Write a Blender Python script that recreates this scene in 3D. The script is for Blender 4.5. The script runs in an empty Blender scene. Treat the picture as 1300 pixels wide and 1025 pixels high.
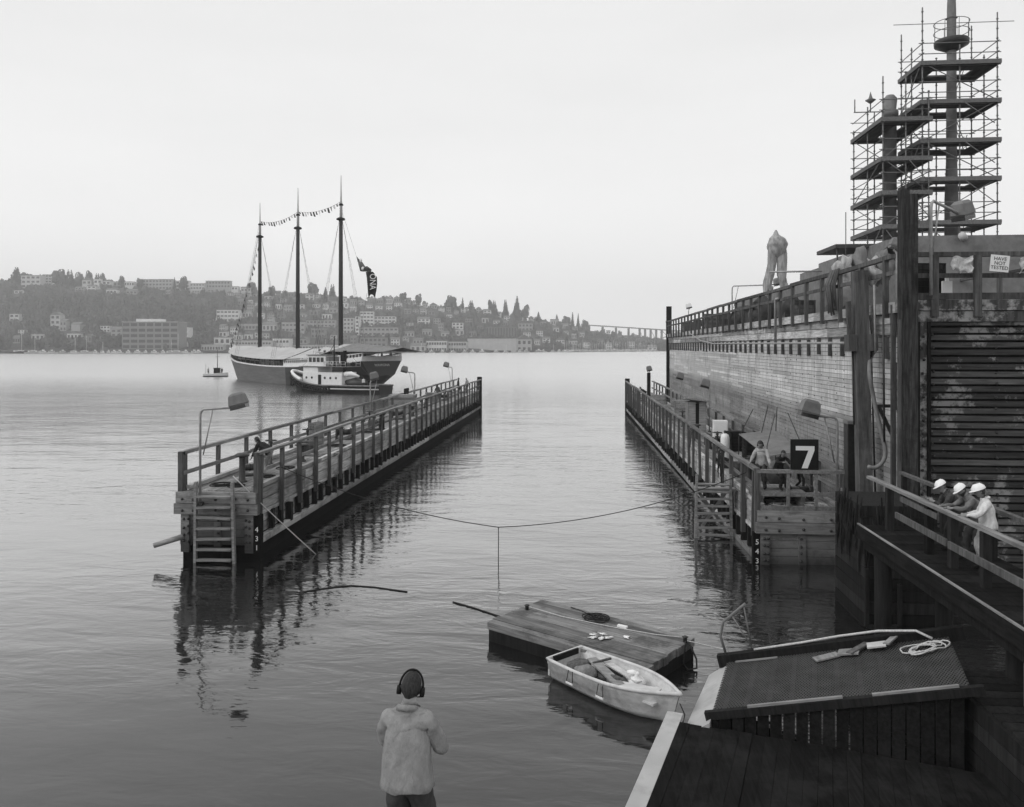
import bpy, bmesh, math, random
import numpy as np
from mathutils import Vector, Matrix, Euler, noise as mnoise
random.seed(7); np.random.seed(7)
R = math.radians
scene = bpy.context.scene
COL = scene.collection

# ---------------------------------------------------------------- camera
H = 7.6                      # eye height above the water
F = 1000.0                   # focal length in pixels of the 1300 px wide photograph
TH = 4.97                    # degrees the camera looks left of the dock axis (+Y)
HAZE = 0.00038              # density of the air
cam = bpy.data.cameras.new('camera'); cam_o = bpy.data.objects.new('camera', cam); COL.objects.link(cam_o)
cam_o.location = (0, 0, H); cam_o.rotation_euler = (R(90), 0, R(TH))
cam.sensor_fit = 'HORIZONTAL'; cam.sensor_width = 36; cam.lens = 36 * F / 1300
cam.shift_y = -72.5 / 1300
cam.clip_start = 0.1; cam.clip_end = 12000
scene.camera = cam_o

# ---------------------------------------------------------------- sky and sun (overcast)
SUN_EL, SUN_AZ = 38, -115    # azimuth measured clockwise from +Y
world = bpy.data.worlds.new('World'); scene.world = world; world.use_nodes = True
nt = world.node_tree; N = nt.nodes; L = nt.links
for n in list(N): N.remove(n)
out = N.new('ShaderNodeOutputWorld'); bg = N.new('ShaderNodeBackground'); bg.inputs['Strength'].default_value = 0.1
sky = N.new('ShaderNodeTexSky'); sky.sky_type = 'NISHITA'; sky.sun_disc = False
sky.sun_elevation = R(SUN_EL); sky.sun_rotation = R(SUN_AZ); sky.air_density = 1.0; sky.dust_density = 4.0
bw = N.new('ShaderNodeRGBToBW')
tc = N.new('ShaderNodeTexCoord'); mp = N.new('ShaderNodeMapping'); mp.inputs['Scale'].default_value = (1.2, 1.2, 5.0)
nz = N.new('ShaderNodeTexNoise'); nz.inputs['Scale'].default_value = 1.6; nz.inputs['Detail'].default_value = 5; nz.inputs['Roughness'].default_value = .5
cr = N.new('ShaderNodeMapRange'); cr.inputs['From Min'].default_value = .3; cr.inputs['From Max'].default_value = .7
cr.inputs['To Min'].default_value = 9.9; cr.inputs['To Max'].default_value = 10.6
mx = N.new('ShaderNodeMix'); mx.data_type = 'FLOAT'; mx.inputs['Factor'].default_value = .93
L.new(sky.outputs[0], bw.inputs[0]); L.new(tc.outputs['Generated'], mp.inputs[0]); L.new(mp.outputs[0], nz.inputs['Vector'])
L.new(nz.outputs['Fac'], cr.inputs['Value']); L.new(bw.outputs[0], mx.inputs[2])
# overcast is a little brighter low down
sxyz = N.new('ShaderNodeSeparateXYZ'); L.new(tc.outputs['Generated'], sxyz.inputs[0])
gr = N.new('ShaderNodeMapRange'); gr.inputs['From Min'].default_value = 0.0; gr.inputs['From Max'].default_value = .35
gr.inputs['To Min'].default_value = 1.2; gr.inputs['To Max'].default_value = 0.93; L.new(sxyz.outputs['Z'], gr.inputs['Value'])
gm_ = N.new('ShaderNodeMath'); gm_.operation = 'MULTIPLY'; L.new(cr.outputs[0], gm_.inputs[0]); L.new(gr.outputs[0], gm_.inputs[1]); L.new(gm_.outputs[0], mx.inputs[3])
L.new(mx.outputs[0], bg.inputs['Color']); L.new(bg.outputs[0], out.inputs[0])
sl = bpy.data.lights.new('sun', 'SUN'); sl.energy = 1.1; sl.angle = R(25); sl.color = (1, 1, 1)
so = bpy.data.objects.new('sun', sl); COL.objects.link(so)
az, el = R(SUN_AZ), R(SUN_EL)
sd = Vector((math.sin(az) * math.cos(el), math.cos(az) * math.cos(el), math.sin(el)))
so.rotation_euler = sd.to_track_quat('Z', 'Y').to_euler(); so.location = (0, 0, 60)

vs = scene.view_settings
vs.view_transform = 'Standard'; vs.look = 'None'; vs.exposure = 0.0; vs.gamma = 1
scene.cycles.use_denoising = True
scene.cycles.max_bounces = 5; scene.cycles.diffuse_bounces = 2; scene.cycles.glossy_bounces = 3
scene.cycles.transmission_bounces = 3; scene.cycles.volume_bounces = 0
scene.cycles.caustics_reflective = False; scene.cycles.caustics_refractive = False

# ---------------------------------------------------------------- helpers
ST, CT = math.sin(R(TH)), math.cos(R(TH))
def at(px, py, d):
    """point seen at pixel px,py at depth d"""
    u = (px - 650) / F
    return Vector((d * (-ST + u * CT), d * (CT + u * ST), H - (py - 440) / F * d))
def px_of(p):
    d = -p[0] * ST + p[1] * CT; x = p[0] * CT + p[1] * ST
    return 650 + F * x / d, 440 + F * (H - p[2]) / d, d

class MB:
    def __init__(s): s.v = []; s.f = []; s.t = []; s.m = []; s.sm = []
    def add(s, vs, fs, tone=None, mi=0, smooth=False):
        o = len(s.v); s.v += [tuple(v) for v in vs]
        if tone is None: tone = random.random()
        for f in fs: s.f.append([o + i for i in f]); s.t.append(tone); s.m.append(mi); s.sm.append(smooth)
        return s
    def box(s, c, size, rot=None, tone=None, mi=0):
        hx, hy, hz = size[0] / 2, size[1] / 2, size[2] / 2
        vs = [Vector((x, y, z)) for x in (-hx, hx) for y in (-hy, hy) for z in (-hz, hz)]
        if rot is not None:
            m = Euler(rot).to_matrix(); vs = [m @ v for v in vs]
        c = Vector(c); vs = [v + c for v in vs]
        return s.add(vs, [(0, 1, 3, 2), (4, 6, 7, 5), (0, 4, 5, 1), (2, 3, 7, 6), (0, 2, 6, 4), (1, 5, 7, 3)], tone, mi)
    def bb(s, x0, x1, y0, y1, z0, z1, tone=None, mi=0):
        return s.box(((x0 + x1) / 2, (y0 + y1) / 2, (z0 + z1) / 2), (abs(x1 - x0), abs(y1 - y0), abs(z1 - z0)), None, tone, mi)
    def beam(s, p, q, w, h, tone=None, mi=0, up=(0, 0, 1)):
        p, q = Vector(p), Vector(q); d = (q - p); l = d.length
        if l < 1e-6: return s
        d /= l; up = Vector(up)
        if abs(d.dot(up)) > .98: up = Vector((0, 1, 0))
        x = d.cross(up).normalized(); z = x.cross(d)
        vs = [b + x * (a * w / 2) + z * (c * h / 2) for b in (p, q) for a in (-1, 1) for c in (-1, 1)]
        return s.add(vs, [(0, 1, 3, 2), (4, 6, 7, 5), (0, 4, 5, 1), (2, 3, 7, 6), (0, 2, 6, 4), (1, 5, 7, 3)], tone, mi)
    def tube(s, path, r, n=6, tone=None, mi=0, closed=False):
        P = [Vector(p) for p in path]; k = len(P)
        rs = r if isinstance(r, (list, tuple)) else [r] * k
        vs = []; prev = None
        for i in range(k):
            a = P[i - 1] if (i > 0 or closed) else P[i]; b = P[(i + 1) % k] if (i < k - 1 or closed) else P[i]
            t = (b - a)
            t = t.normalized() if t.length > 1e-9 else Vector((0, 0, 1))
            if prev is None:
                u = t.orthogonal().normalized()
            else:
                u = prev - t * prev.dot(t); u = u.normalized() if u.length > 1e-6 else t.orthogonal().normalized()
            prev = u; w = t.cross(u)
            for j in range(n):
                an = 2 * math.pi * j / n; vs.append(P[i] + (u * math.cos(an) + w * math.sin(an)) * rs[i])
        fs = []
        for i in range(k if closed else k - 1):
            i2 = (i + 1) % k
            for j in range(n): fs.append((i * n + j, i * n + (j + 1) % n, i2 * n + (j + 1) % n, i2 * n + j))
        if not closed:
            fs.append(tuple(reversed(range(n)))); fs.append(tuple((k - 1) * n + j for j in range(n)))
        return s.add(vs, fs, tone, mi, True)
    def cyl(s, c, r, h, n=12, r2=None, tone=None, mi=0):
        c = Vector(c); return s.tube([c, c + Vector((0, 0, h))], [r, r if r2 is None else r2], n, tone, mi)
    def lathe(s, prof, c=(0, 0, 0), n=16, tone=None, mi=0, sy=1.0):
        c = Vector(c); vs = []; k = len(prof)
        for (r, z) in prof:
            for j in range(n):
                a = 2 * math.pi * j / n; vs.append(c + Vector((r * math.cos(a), r * math.sin(a) * sy, z)))
        fs = [(i * n + j, i * n + (j + 1) % n, (i + 1) * n + (j + 1) % n, (i + 1) * n + j) for i in range(k - 1) for j in range(n)]
        fs.append(tuple(reversed(range(n)))); fs.append(tuple((k - 1) * n + j for j in range(n)))
        return s.add(vs, fs, tone, mi, True)
    def grid(s, rows, tone=None, mi=0, smooth=True, closed=False):
        k = len(rows); n = len(rows[0]); vs = [p for r in rows for p in r]
        m = n if closed else n - 1
        fs = [(i * n + j, i * n + (j + 1) % n, (i + 1) * n + (j + 1) % n, (i + 1) * n + j) for i in range(k - 1) for j in range(m)]
        return s.add(vs, fs, tone, mi, smooth)
    def blob(s, c, rad, sub=1, amp=.15, seed=0, tone=None, mi=0):
        bm = bmesh.new(); bmesh.ops.create_icosphere(bm, subdivisions=sub, radius=1)
        vs = []
        for v in bm.verts:
            k = 1 + amp * mnoise.noise(v.co * 1.7 + Vector((seed * 3.1, seed, 0)))*2
            vs.append(Vector(c) + Vector((v.co.x * rad[0], v.co.y * rad[1], v.co.z * rad[2])) * k)
        fs = [[v.index for v in f.verts] for f in bm.faces]; bm.free()
        return s.add(vs, fs, tone, mi, True)
    def text(s, body, size, M, depth=.01, tone=.5, mi=0, warp=None):
        cu = bpy.data.curves.new('t', 'FONT'); cu.body = body; cu.size = size; cu.extrude = depth; cu.align_x = 'CENTER'; cu.align_y = 'CENTER'
        cu.space_line = .9; cu.resolution_u = 3
        o = bpy.data.objects.new('t', cu); COL.objects.link(o)
        dg = bpy.context.evaluated_depsgraph_get(); me = bpy.data.meshes.new_from_object(o.evaluated_get(dg))
        vs = [M @ v.co for v in me.vertices]
        if warp: vs = [warp(v) for v in vs]
        s.add(vs, [list(p.vertices) for p in me.polygons], tone, mi)
        bpy.data.objects.remove(o); bpy.data.curves.remove(cu); bpy.data.meshes.remove(me)
        return s
    def mesh(s, name, mats):
        me = bpy.data.meshes.new(name); me.from_pydata(s.v, [], s.f)
        if not isinstance(mats, (list, tuple)): mats = [mats]
        for m in mats: me.materials.append(m)
        n = len(s.f)
        me.polygons.foreach_set('material_index', s.m); me.polygons.foreach_set('use_smooth', s.sm)
        a = me.attributes.new('tone', 'FLOAT', 'FACE'); a.data.foreach_set('value', [float(x) for x in s.t])
        me.update(); return me
    def build(s, name, mats, parent=None, label=None):
        o = bpy.data.objects.new(name, s.mesh(name, mats)); COL.objects.link(o)
        if parent is not None: o.parent = parent
        if label: o['label'] = label
        return o

def tag(o, label=None, cat=None, group=None, kind=None):
    if label: o['label'] = label
    if cat: o['category'] = cat
    if group: o['group'] = group
    if kind: o['kind'] = kind
    return o
def empty(name, loc, label, cat, group=None, rz=0):
    o = bpy.data.objects.new(name, None); COL.objects.link(o); o.location = loc; o.rotation_euler = (0, 0, rz)
    o.empty_display_size = .2
    return tag(o, label, cat, group)
def put(name, me, parent, loc=(0, 0, 0), rot=(0, 0, 0), scale=None):
    o = bpy.data.objects.new(name, me); COL.objects.link(o); o.parent = parent; o.location = loc; o.rotation_euler = rot
    if scale: o.scale = scale
    return o
def copy_tree(o, parent=None, kids=None):
    c = o.copy(); COL.objects.link(c); c.parent = parent
    for ch in list(o.children): copy_tree(ch, c)
    return c
def rope_pts(p, q, sag, n=16):
    p, q = Vector(p), Vector(q)
    return [p.lerp(q, i / n) - Vector((0, 0, sag * 4 * (i / n) * (1 - i / n))) for i in range(n + 1)]

# ---------------------------------------------------------------- materials (black and white scene)
MATS = {}
def mat(name, col, rough=.8, var=.35, stretch=(1, 1, 1), scale=3.0, bump=.0, patch=.0, patch_scale=.5, patch_col=None,
        tone=.5, spec=.08, metal=0, wet=None, patch_lo=.5, patch_hi=.62, bdist=.03):
    m = bpy.data.materials.new(name); m.use_nodes = True; t = m.node_tree; N, L = t.nodes, t.links
    b = N['Principled BSDF']; b.inputs['Roughness'].default_value = rough; b.inputs['Metallic'].default_value = metal
    b.inputs['Specular IOR Level'].default_value = spec
    tc = N.new('ShaderNodeTexCoord'); mp = N.new('ShaderNodeMapping'); mp.inputs['Scale'].default_value = stretch
    L.new(tc.outputs['Object'], mp.inputs[0])
    nz = N.new('ShaderNodeTexNoise'); nz.inputs['Scale'].default_value = scale; nz.inputs['Detail'].default_value = 6; nz.inputs['Roughness'].default_value = .65
    L.new(mp.outputs[0], nz.inputs['Vector'])
    mr = N.new('ShaderNodeMapRange'); mr.inputs['From Min'].default_value = .3; mr.inputs['From Max'].default_value = .7
    mr.inputs['To Min'].default_value = 1 - var; mr.inputs['To Max'].default_value = 1 + var
    L.new(nz.outputs['Fac'], mr.inputs['Value'])
    at_ = N.new('ShaderNodeAttribute'); at_.attribute_name = 'tone'
    ma = N.new('ShaderNodeMath'); ma.operation = 'MULTIPLY_ADD'; ma.inputs[1].default_value = tone * 2; ma.inputs[2].default_value = 1 - tone
    L.new(at_.outputs['Fac'], ma.inputs[0])
    mu = N.new('ShaderNodeMath'); mu.operation = 'MULTIPLY'; L.new(mr.outputs[0], mu.inputs[0]); L.new(ma.outputs[0], mu.inputs[1])
    mc = N.new('ShaderNodeMath'); mc.operation = 'MULTIPLY'; mc.inputs[1].default_value = col; L.new(mu.outputs[0], mc.inputs[0])
    last = mc.outputs[0]
    if patch > 0:
        n2 = N.new('ShaderNodeTexNoise'); n2.inputs['Scale'].default_value = patch_scale; n2.inputs['Detail'].default_value = 8; n2.inputs['Roughness'].default_value = .7
        L.new(mp.outputs[0] if patch_scale < 0 else tc.outputs['Object'], n2.inputs['Vector'])
        r2 = N.new('ShaderNodeMapRange'); r2.inputs['From Min'].default_value = patch_lo; r2.inputs['From Max'].default_value = patch_hi
        r2.inputs['To Max'].default_value = patch
        L.new(n2.outputs['Fac'], r2.inputs['Value'])
        mm = N.new('ShaderNodeMix'); mm.data_type = 'FLOAT'; L.new(r2.outputs[0], mm.inputs[0]); L.new(last, mm.inputs[2])
        mm.inputs[3].default_value = patch_col if patch_col is not None else col * .4
        last = mm.outputs[0]
    if wet:   # wet / algae covered below a level, ragged edge: (z0, z1, colour factor)
        sx = N.new('ShaderNodeSeparateXYZ'); L.new(tc.outputs['Object'], sx.inputs[0])
        ad = N.new('ShaderNodeMath'); ad.operation = 'MULTIPLY_ADD'; ad.inputs[1].default_value = -1.2
        L.new(nz.outputs['Fac'], ad.inputs[0]); L.new(sx.outputs['Z'], ad.inputs[2])
        r3 = N.new('ShaderNodeMapRange'); r3.inputs['From Min'].default_value = wet[0] - .6; r3.inputs['From Max'].default_value = wet[1] - .6
        r3.inputs['To Min'].default_value = wet[2]; r3.inputs['To Max'].default_value = 1
        L.new(ad.outputs[0], r3.inputs['Value'])
        m3 = N.new('ShaderNodeMath'); m3.operation = 'MULTIPLY'; L.new(last, m3.inputs[0]); L.new(r3.outputs[0], m3.inputs[1]); last = m3.outputs[0]
    L.new(last, b.inputs['Base Color'])
    if bump:
        bp = N.new('ShaderNodeBump'); bp.inputs['Strength'].default_value = bump; bp.inputs['Distance'].default_value = bdist
        L.new(nz.outputs['Fac'], bp.inputs['Height']); L.new(bp.outputs[0], b.inputs['Normal'])
    MATS[name] = m; return m
GY, GX, GZ = (6, .5, 6), (.5, 6, 6), (6, 6, .5)     # grain directions
w_side = mat('weathered_planks', .42, .85, .45, GY, 2.2, .3, .6, .7, .09, tone=.45, wet=(.2, .75, .45))
w_deck = mat('deck_planks', .26, .85, .4, GY, 2.0, .3, .5, .9, .1, tone=.4)
w_rail = mat('rail_timber', .2, .8, .4, GY, 2.0, .2, .4, 1.0, .06, tone=.35)
w_post = mat('post_timber', .1, .85, .5, GZ, 2.0, .3, .4, .8, .03, tone=.5)
w_end = mat('end_timber', .2, .85, .45, GX, 2.2, .4, .5, .9, .05, tone=.4, wet=(.5, 1.3, .3))
w_dark = mat('tarred_timber', .018, .9, .5, GZ, 2.0, .4, .3, .8, .012, tone=.5)
w_step = mat('ladder_timber', .24, .8, .4, GX, 2.5, .2, .4, 1.2, .1, tone=.3)
w_raft = mat('raft_timber', .20, .85, .35, (1, 9, 9), 1.6, .4, .6, .8, .09, tone=.3)
w_wall = mat('wing_wall_planks', .55, .85, .3, GZ, 1.3, .3, .45, .6, .26, tone=.3, wet=(4.6, 5.3, .5))
w_wend = mat('worn_end_planks', .07, .75, .5, GX, 2.0, .4, .8, 1.1, .3, tone=.5, patch_lo=.54, patch_hi=.6)
w_pale = mat('peeled_column', .07, .8, .5, GZ, 2.0, .4, .9, 1.6, .36, tone=.2, patch_lo=.47, patch_hi=.56)
tar = mat('tar_hull', .008, .9, .4, (1, 1, 1), 1.5, .2, tone=.2)
iron = mat('dark_iron', .03, .55, .4, (1, 1, 1), 6, .1, tone=.3, spec=.5)
steel = mat('galvanised_steel', .34, .5, .25, (1, 1, 1), 5, .05, tone=.2, metal=.2)
steel_d = mat('scaffold_steel', .16, .5, .3, (1, 1, 1), 5, .05, tone=.35)
plat = mat('scaffold_boards', .12, .8, .4, GY, 3, .1, tone=.4)
grey = mat('grey_paint', .2, .6, .2, (1, 1, 1), 2, .05, .4, 1.5, .1, tone=.2)
pale = mat('pale_paint', .5, .6, .15, (1, 1, 1), 2, .0, .3, 1.2, .3, tone=.2)
dimwhite = mat('dull_white', .55, .5, .15, (1, 1, 1), 4, .0, .4, 3, .35, tone=.1)
w_pile = mat('old_pile_timber', .035, .85, .7, GZ, 2.4, .8, .7, .9, .012, tone=.5)
w_black = mat('soaked_timber', .013, .9, .5, GY, 2.5, .3, .4, 1.0, .03, tone=.4, spec=.04)
white = mat('white_paint', .78, .5, .08, (1, 1, 1), 2, tone=.1)
black = mat('black_paint', .015, .5, .3, (1, 1, 1), 3, tone=.2)
plainwhite = mat('sign_white', .8, .6, .02, (1, 1, 1), 3, tone=0)
hemp = mat('pale_rope', .5, .9, .3, (1, 1, 1), 30, tone=.1)
drope = mat('dark_rope', .03, .9, .3, (1, 1, 1), 30, tone=.1)
rubber = mat('rubber', .02, .8, .3, (1, 1, 1), 8, tone=.2)
glassd = mat('dark_glass', .02, .15, .1, (1, 1, 1), 1, tone=.1, spec=.6)
tarp = mat('plastic_sheeting', .38, .5, .5, (3, 3, .6), 2, .4, .5, 1.2, .2, tone=.1)
canvas = mat('awning_canvas', .46, .8, .12, (1, 1, 1), .4, .05, .3, .15, .42, tone=.05)
plywood = mat('pale_plywood', .48, .8, .2, GX, 2, .1, .3, 2, .3, tone=.25)
concrete = mat('pale_concrete', .42, .85, .2, (1, 1, 1), 3, .15, .4, 1.5, .28, tone=.1)
hullgrey = mat('schooner_side', .15, .7, .2, (.3, .3, 2), 1.0, .1, .4, .12, .13, tone=.2)
fib = mat('fibreglass', .58, .45, .2, (1, 3, 3), 3, .0, .6, 2.2, .3, tone=.05, spec=.5)
# ================================================================= SETTING
def lerp_tab(tab, x):
    if x <= tab[0][0]: return tab[0][1]
    for (a, b), (c, d) in zip(tab, tab[1:]):
        if x <= c: return b + (d - b) * (x - a) / (c - a)
    return tab[-1][1]
# water: one sheet to the horizon
wm = bpy.data.materials.new('lake_water'); wm.use_nodes = True; t = wm.node_tree; N, L = t.nodes, t.links
N.remove(N['Principled BSDF']); b = N.new('ShaderNodeBsdfGlossy'); b.inputs['Color'].default_value = (.97, .97, .97, 1)
deep = N.new('ShaderNodeBsdfDiffuse'); deep.inputs['Color'].default_value = (.010, .010, .010, 1)
lw = N.new('ShaderNodeLayerWeight'); lw.inputs['Blend'].default_value = .5
fr_ = N.new('ShaderNodeValToRGB'); e_ = fr_.color_ramp.elements
while len(e_) < 8: e_.new(.5)
for q_, (p_, v_) in zip(e_, ((0, .035), (.4, .07), (.52, .13), (.62, .22), (.68, .34), (.76, .54), (.87, .72), (1, .92))): q_.position = p_; q_.color = (v_, v_, v_, 1)
ms_ = N.new('ShaderNodeMixShader'); L.new(lw.outputs['Facing'], fr_.inputs[0]); L.new(fr_.outputs[0], ms_.inputs[0]); L.new(deep.outputs[0], ms_.inputs[1]); L.new(b.outputs[0], ms_.inputs[2])
L.new(ms_.outputs[0], N['Material Output'].inputs['Surface'])
tc = N.new('ShaderNodeTexCoord')
def wn(scale, sx, sy, det, rz=0, dist=0):
    mp = N.new('ShaderNodeMapping'); mp.inputs['Scale'].default_value = (sx, sy, 1); mp.inputs['Rotation'].default_value = (0, 0, rz)
    L.new(tc.outputs['Object'], mp.inputs[0])
    n = N.new('ShaderNodeTexNoise'); n.inputs['Scale'].default_value = scale; n.inputs['Detail'].default_value = det
    n.inputs['Distortion'].default_value = dist
    L.new(mp.outputs[0], n.inputs['Vector']); return n.outputs['Fac']
def mul(a, k):
    m = N.new('ShaderNodeMath'); m.operation = 'MULTIPLY'; L.new(a, m.inputs[0])
    if isinstance(k, (int, float)): m.inputs[1].default_value = k
    else: L.new(k, m.inputs[1])
    return m.outputs[0]
def addn(a, c):
    m = N.new('ShaderNodeMath'); m.operation = 'ADD'; L.new(a, m.inputs[0]); L.new(c, m.inputs[1]); return m.outputs[0]
swell = mul(wn(.16, .7, 1.5, 2, .2, .4), .08)
chop = mul(wn(.75, .7, 1.7, 3, -.15, .6), .026)
rip = mul(wn(2.6, .7, 1.7, 3, .1, .5), .007)
patch = wn(.022, .5, 1.6, 3, .1, .3)
pr = N.new('ShaderNodeMapRange'); pr.inputs['From Min'].default_value = .38; pr.inputs['From Max'].default_value = .62
pr.inputs['To Min'].default_value = .3; pr.inputs['To Max'].default_value = 2.3; L.new(patch, pr.inputs['Value'])
hgt = addn(swell, mul(addn(chop, rip), pr.outputs[0]))
# the open lake beyond the sheltered dock is ruffled by wind: rougher at a fine scale
sp_ = N.new('ShaderNodeSeparateXYZ'); L.new(tc.outputs['Object'], sp_.inputs[0])
rg = N.new('ShaderNodeMapRange'); rg.inputs['From Min'].default_value = 30; rg.inputs['From Max'].default_value = 200
rg.inputs['To Min'].default_value = .04; rg.inputs['To Max'].default_value = .27; L.new(sp_.outputs['Y'], rg.inputs['Value']); L.new(rg.outputs[0], b.inputs['Roughness'])
bp = N.new('ShaderNodeBump'); bp.inputs['Strength'].default_value = 1.0; bp.inputs['Distance'].default_value = 1.0
L.new(hgt, bp.inputs['Height']); L.new(bp.outputs[0], b.inputs['Normal']); L.new(bp.outputs[0], lw.inputs['Normal'])
w = MB().add([(-1450, -300, 0), (900, -300, 0), (900, 1990, 0), (-1450, 1990, 0)], [(0, 1, 2, 3)])
tag(w.build('water', wm), kind='structure')

# far hillside ---------------------------------------------------
SH = [(-900, 820), (-200, 850), (240, 860), (400, 900), (600, 960), (720, 1080), (860, 1280), (1200, 1500)]
RG = [(-900, 372), (-300, 358), (0, 361), (100, 362), (200, 367), (300, 372), (400, 379), (500, 383), (560, 391), (620, 399), (700, 412), (760, 425), (830, 436), (900, 438), (1200, 440)]
def shore(px): return lerp_tab(SH, px)
def ridge_z(px):
    r = shore(px) + 420; return H + (440 - lerp_tab(RG, px)) / F * r
def hill_z(px, d):
    s = shore(px); t = (d - s) / 420
    if t <= 0: return -3 + 4.2 * max(0, 1 + t * 12)
    hr = ridge_z(px)
    if t < .3: g = .16 * t / .3
    elif t < 1: g = .16 + .84 * (t - .3) / .7
    else: g = 1 - (t - 1) * .05
    return 1.2 + (hr - 1.2) * g + 2.0 * math.sin(px * .05 + d * .02) * min(1, t * 2)
hm = mat('hillside_earth', .07, .95, .4, (1, 1, 1), .05, tone=0)
rows = []
for dd in [-14, -6, 0, 25, 60, 100, 140, 180, 220, 260, 300, 340, 380, 420, 470, 560]:
    row = []
    for px in range(-900, 1101, 25):
        d = shore(px) + dd; p = at(px, 440, d); row.append((p.x, p.y, hill_z(px, d)))
    rows.append(row)
tag(MB().grid(rows, tone=.5).build('hillside', hm), kind='structure')

# foliage materials
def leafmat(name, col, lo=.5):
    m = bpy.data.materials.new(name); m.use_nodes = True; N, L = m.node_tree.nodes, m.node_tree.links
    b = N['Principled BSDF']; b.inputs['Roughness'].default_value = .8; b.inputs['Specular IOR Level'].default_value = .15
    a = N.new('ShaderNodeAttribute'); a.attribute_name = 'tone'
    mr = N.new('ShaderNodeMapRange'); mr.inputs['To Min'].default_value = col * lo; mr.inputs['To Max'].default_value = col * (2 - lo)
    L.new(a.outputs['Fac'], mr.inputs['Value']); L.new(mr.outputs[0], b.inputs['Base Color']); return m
leaf = leafmat('foliage', .105, .05); leafc = leafmat('conifer_foliage', .045, .5)
bark = mat('bark', .08, .9, .3, GZ, 2, tone=.1)

def crown_arrays(kind, rs, nq=110):
    """unit crown: many leaf-clump quads spread through a lumpy volume. returns verts (n,4,3) and clump tone"""
    q = []
    if kind == 'broad':
        lobes = [(rs.uniform(-.5, .5), rs.uniform(-.5, .5), rs.uniform(.35, .95), rs.uniform(.32, .55)) for _ in range(7)]
        for i in range(nq):
            l = lobes[i % 7]; v = rs.normal(size=3); v /= np.linalg.norm(v); v[2] = abs(v[2]) if rs.rand() < .75 else v[2]
            c = np.array(l[:3]) + v * l[3] * rs.uniform(.75, 1.05); q.append((c, v, rs.uniform(.1, .2)))
    else:
        for i in range(nq):
            z = rs.rand() ** 1.3; a = rs.uniform(0, 6.283); r = (1 - z) * .36 * rs.uniform(.5, 1.15) * (1 + .25 * math.sin(z * 40)) + .02
            v = np.array([math.cos(a), math.sin(a), .35]); v /= np.linalg.norm(v)
            c = np.array([r * math.cos(a), r * math.sin(a), z * 1.25 + .05]); q.append((c, v, rs.uniform(.06, .13) * (1.25 - z)))
    V = np.zeros((len(q), 4, 3)); T = np.zeros(len(q))
    for i, (c, n, sz) in enumerate(q):
        n = n + rs.normal(size=3) * .35; n /= np.linalg.norm(n)
        u = np.cross(n, [0, 0, 1.0]); u /= max(np.linalg.norm(u), 1e-6); w_ = np.cross(n, u)
        for k, (a, b_) in enumerate(((-1, -1), (1, -1), (1, 1), (-1, 1))):
            V[i, k] = c + u * a * sz * rs.uniform(.7, 1.2) + w_ * b_ * sz * rs.uniform(.7, 1.2)
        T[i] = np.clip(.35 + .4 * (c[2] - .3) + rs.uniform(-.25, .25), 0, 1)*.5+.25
    return V, T
rs = np.random.RandomState(3)
CB = [crown_arrays('broad', rs) for _ in range(6)]; CC = [crown_arrays('con', rs, 150) for _ in range(3)]
def scatter_mesh(name, items, m):
    """items: (x, y, z, radius, height, rot, kind, tone)"""
    VV = []; TT = []
    for k, (x, y, z, r_, h_, a, kind, tn) in enumerate(items):
        V, T = (CB if kind == 0 else CC)[k % (6 if kind == 0 else 3)]
        ca, sa = math.cos(a), math.sin(a)
        X = (V[..., 0] * ca - V[..., 1] * sa) * r_ + x; Y = (V[..., 0] * sa + V[..., 1] * ca) * r_ + y; Z = V[..., 2] * h_ + z
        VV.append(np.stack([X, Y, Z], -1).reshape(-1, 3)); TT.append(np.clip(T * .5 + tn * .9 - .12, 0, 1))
    V = np.concatenate(VV); T = np.concatenate(TT); n = len(T)
    me = bpy.data.meshes.new(name); me.vertices.add(len(V)); me.vertices.foreach_set('co', V.ravel())
    me.loops.add(n * 4); me.loops.foreach_set('vertex_index', np.arange(n * 4, dtype=np.int32))
    me.polygons.add(n); me.polygons.foreach_set('loop_start', np.arange(0, n * 4, 4, dtype=np.int32))
    at_ = me.attributes.new('tone', 'FLOAT', 'FACE'); at_.data.foreach_set('value', T.astype(np.float32))
    me.materials.append(m); me.update(calc_edges=True); me.validate(); return me

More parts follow.
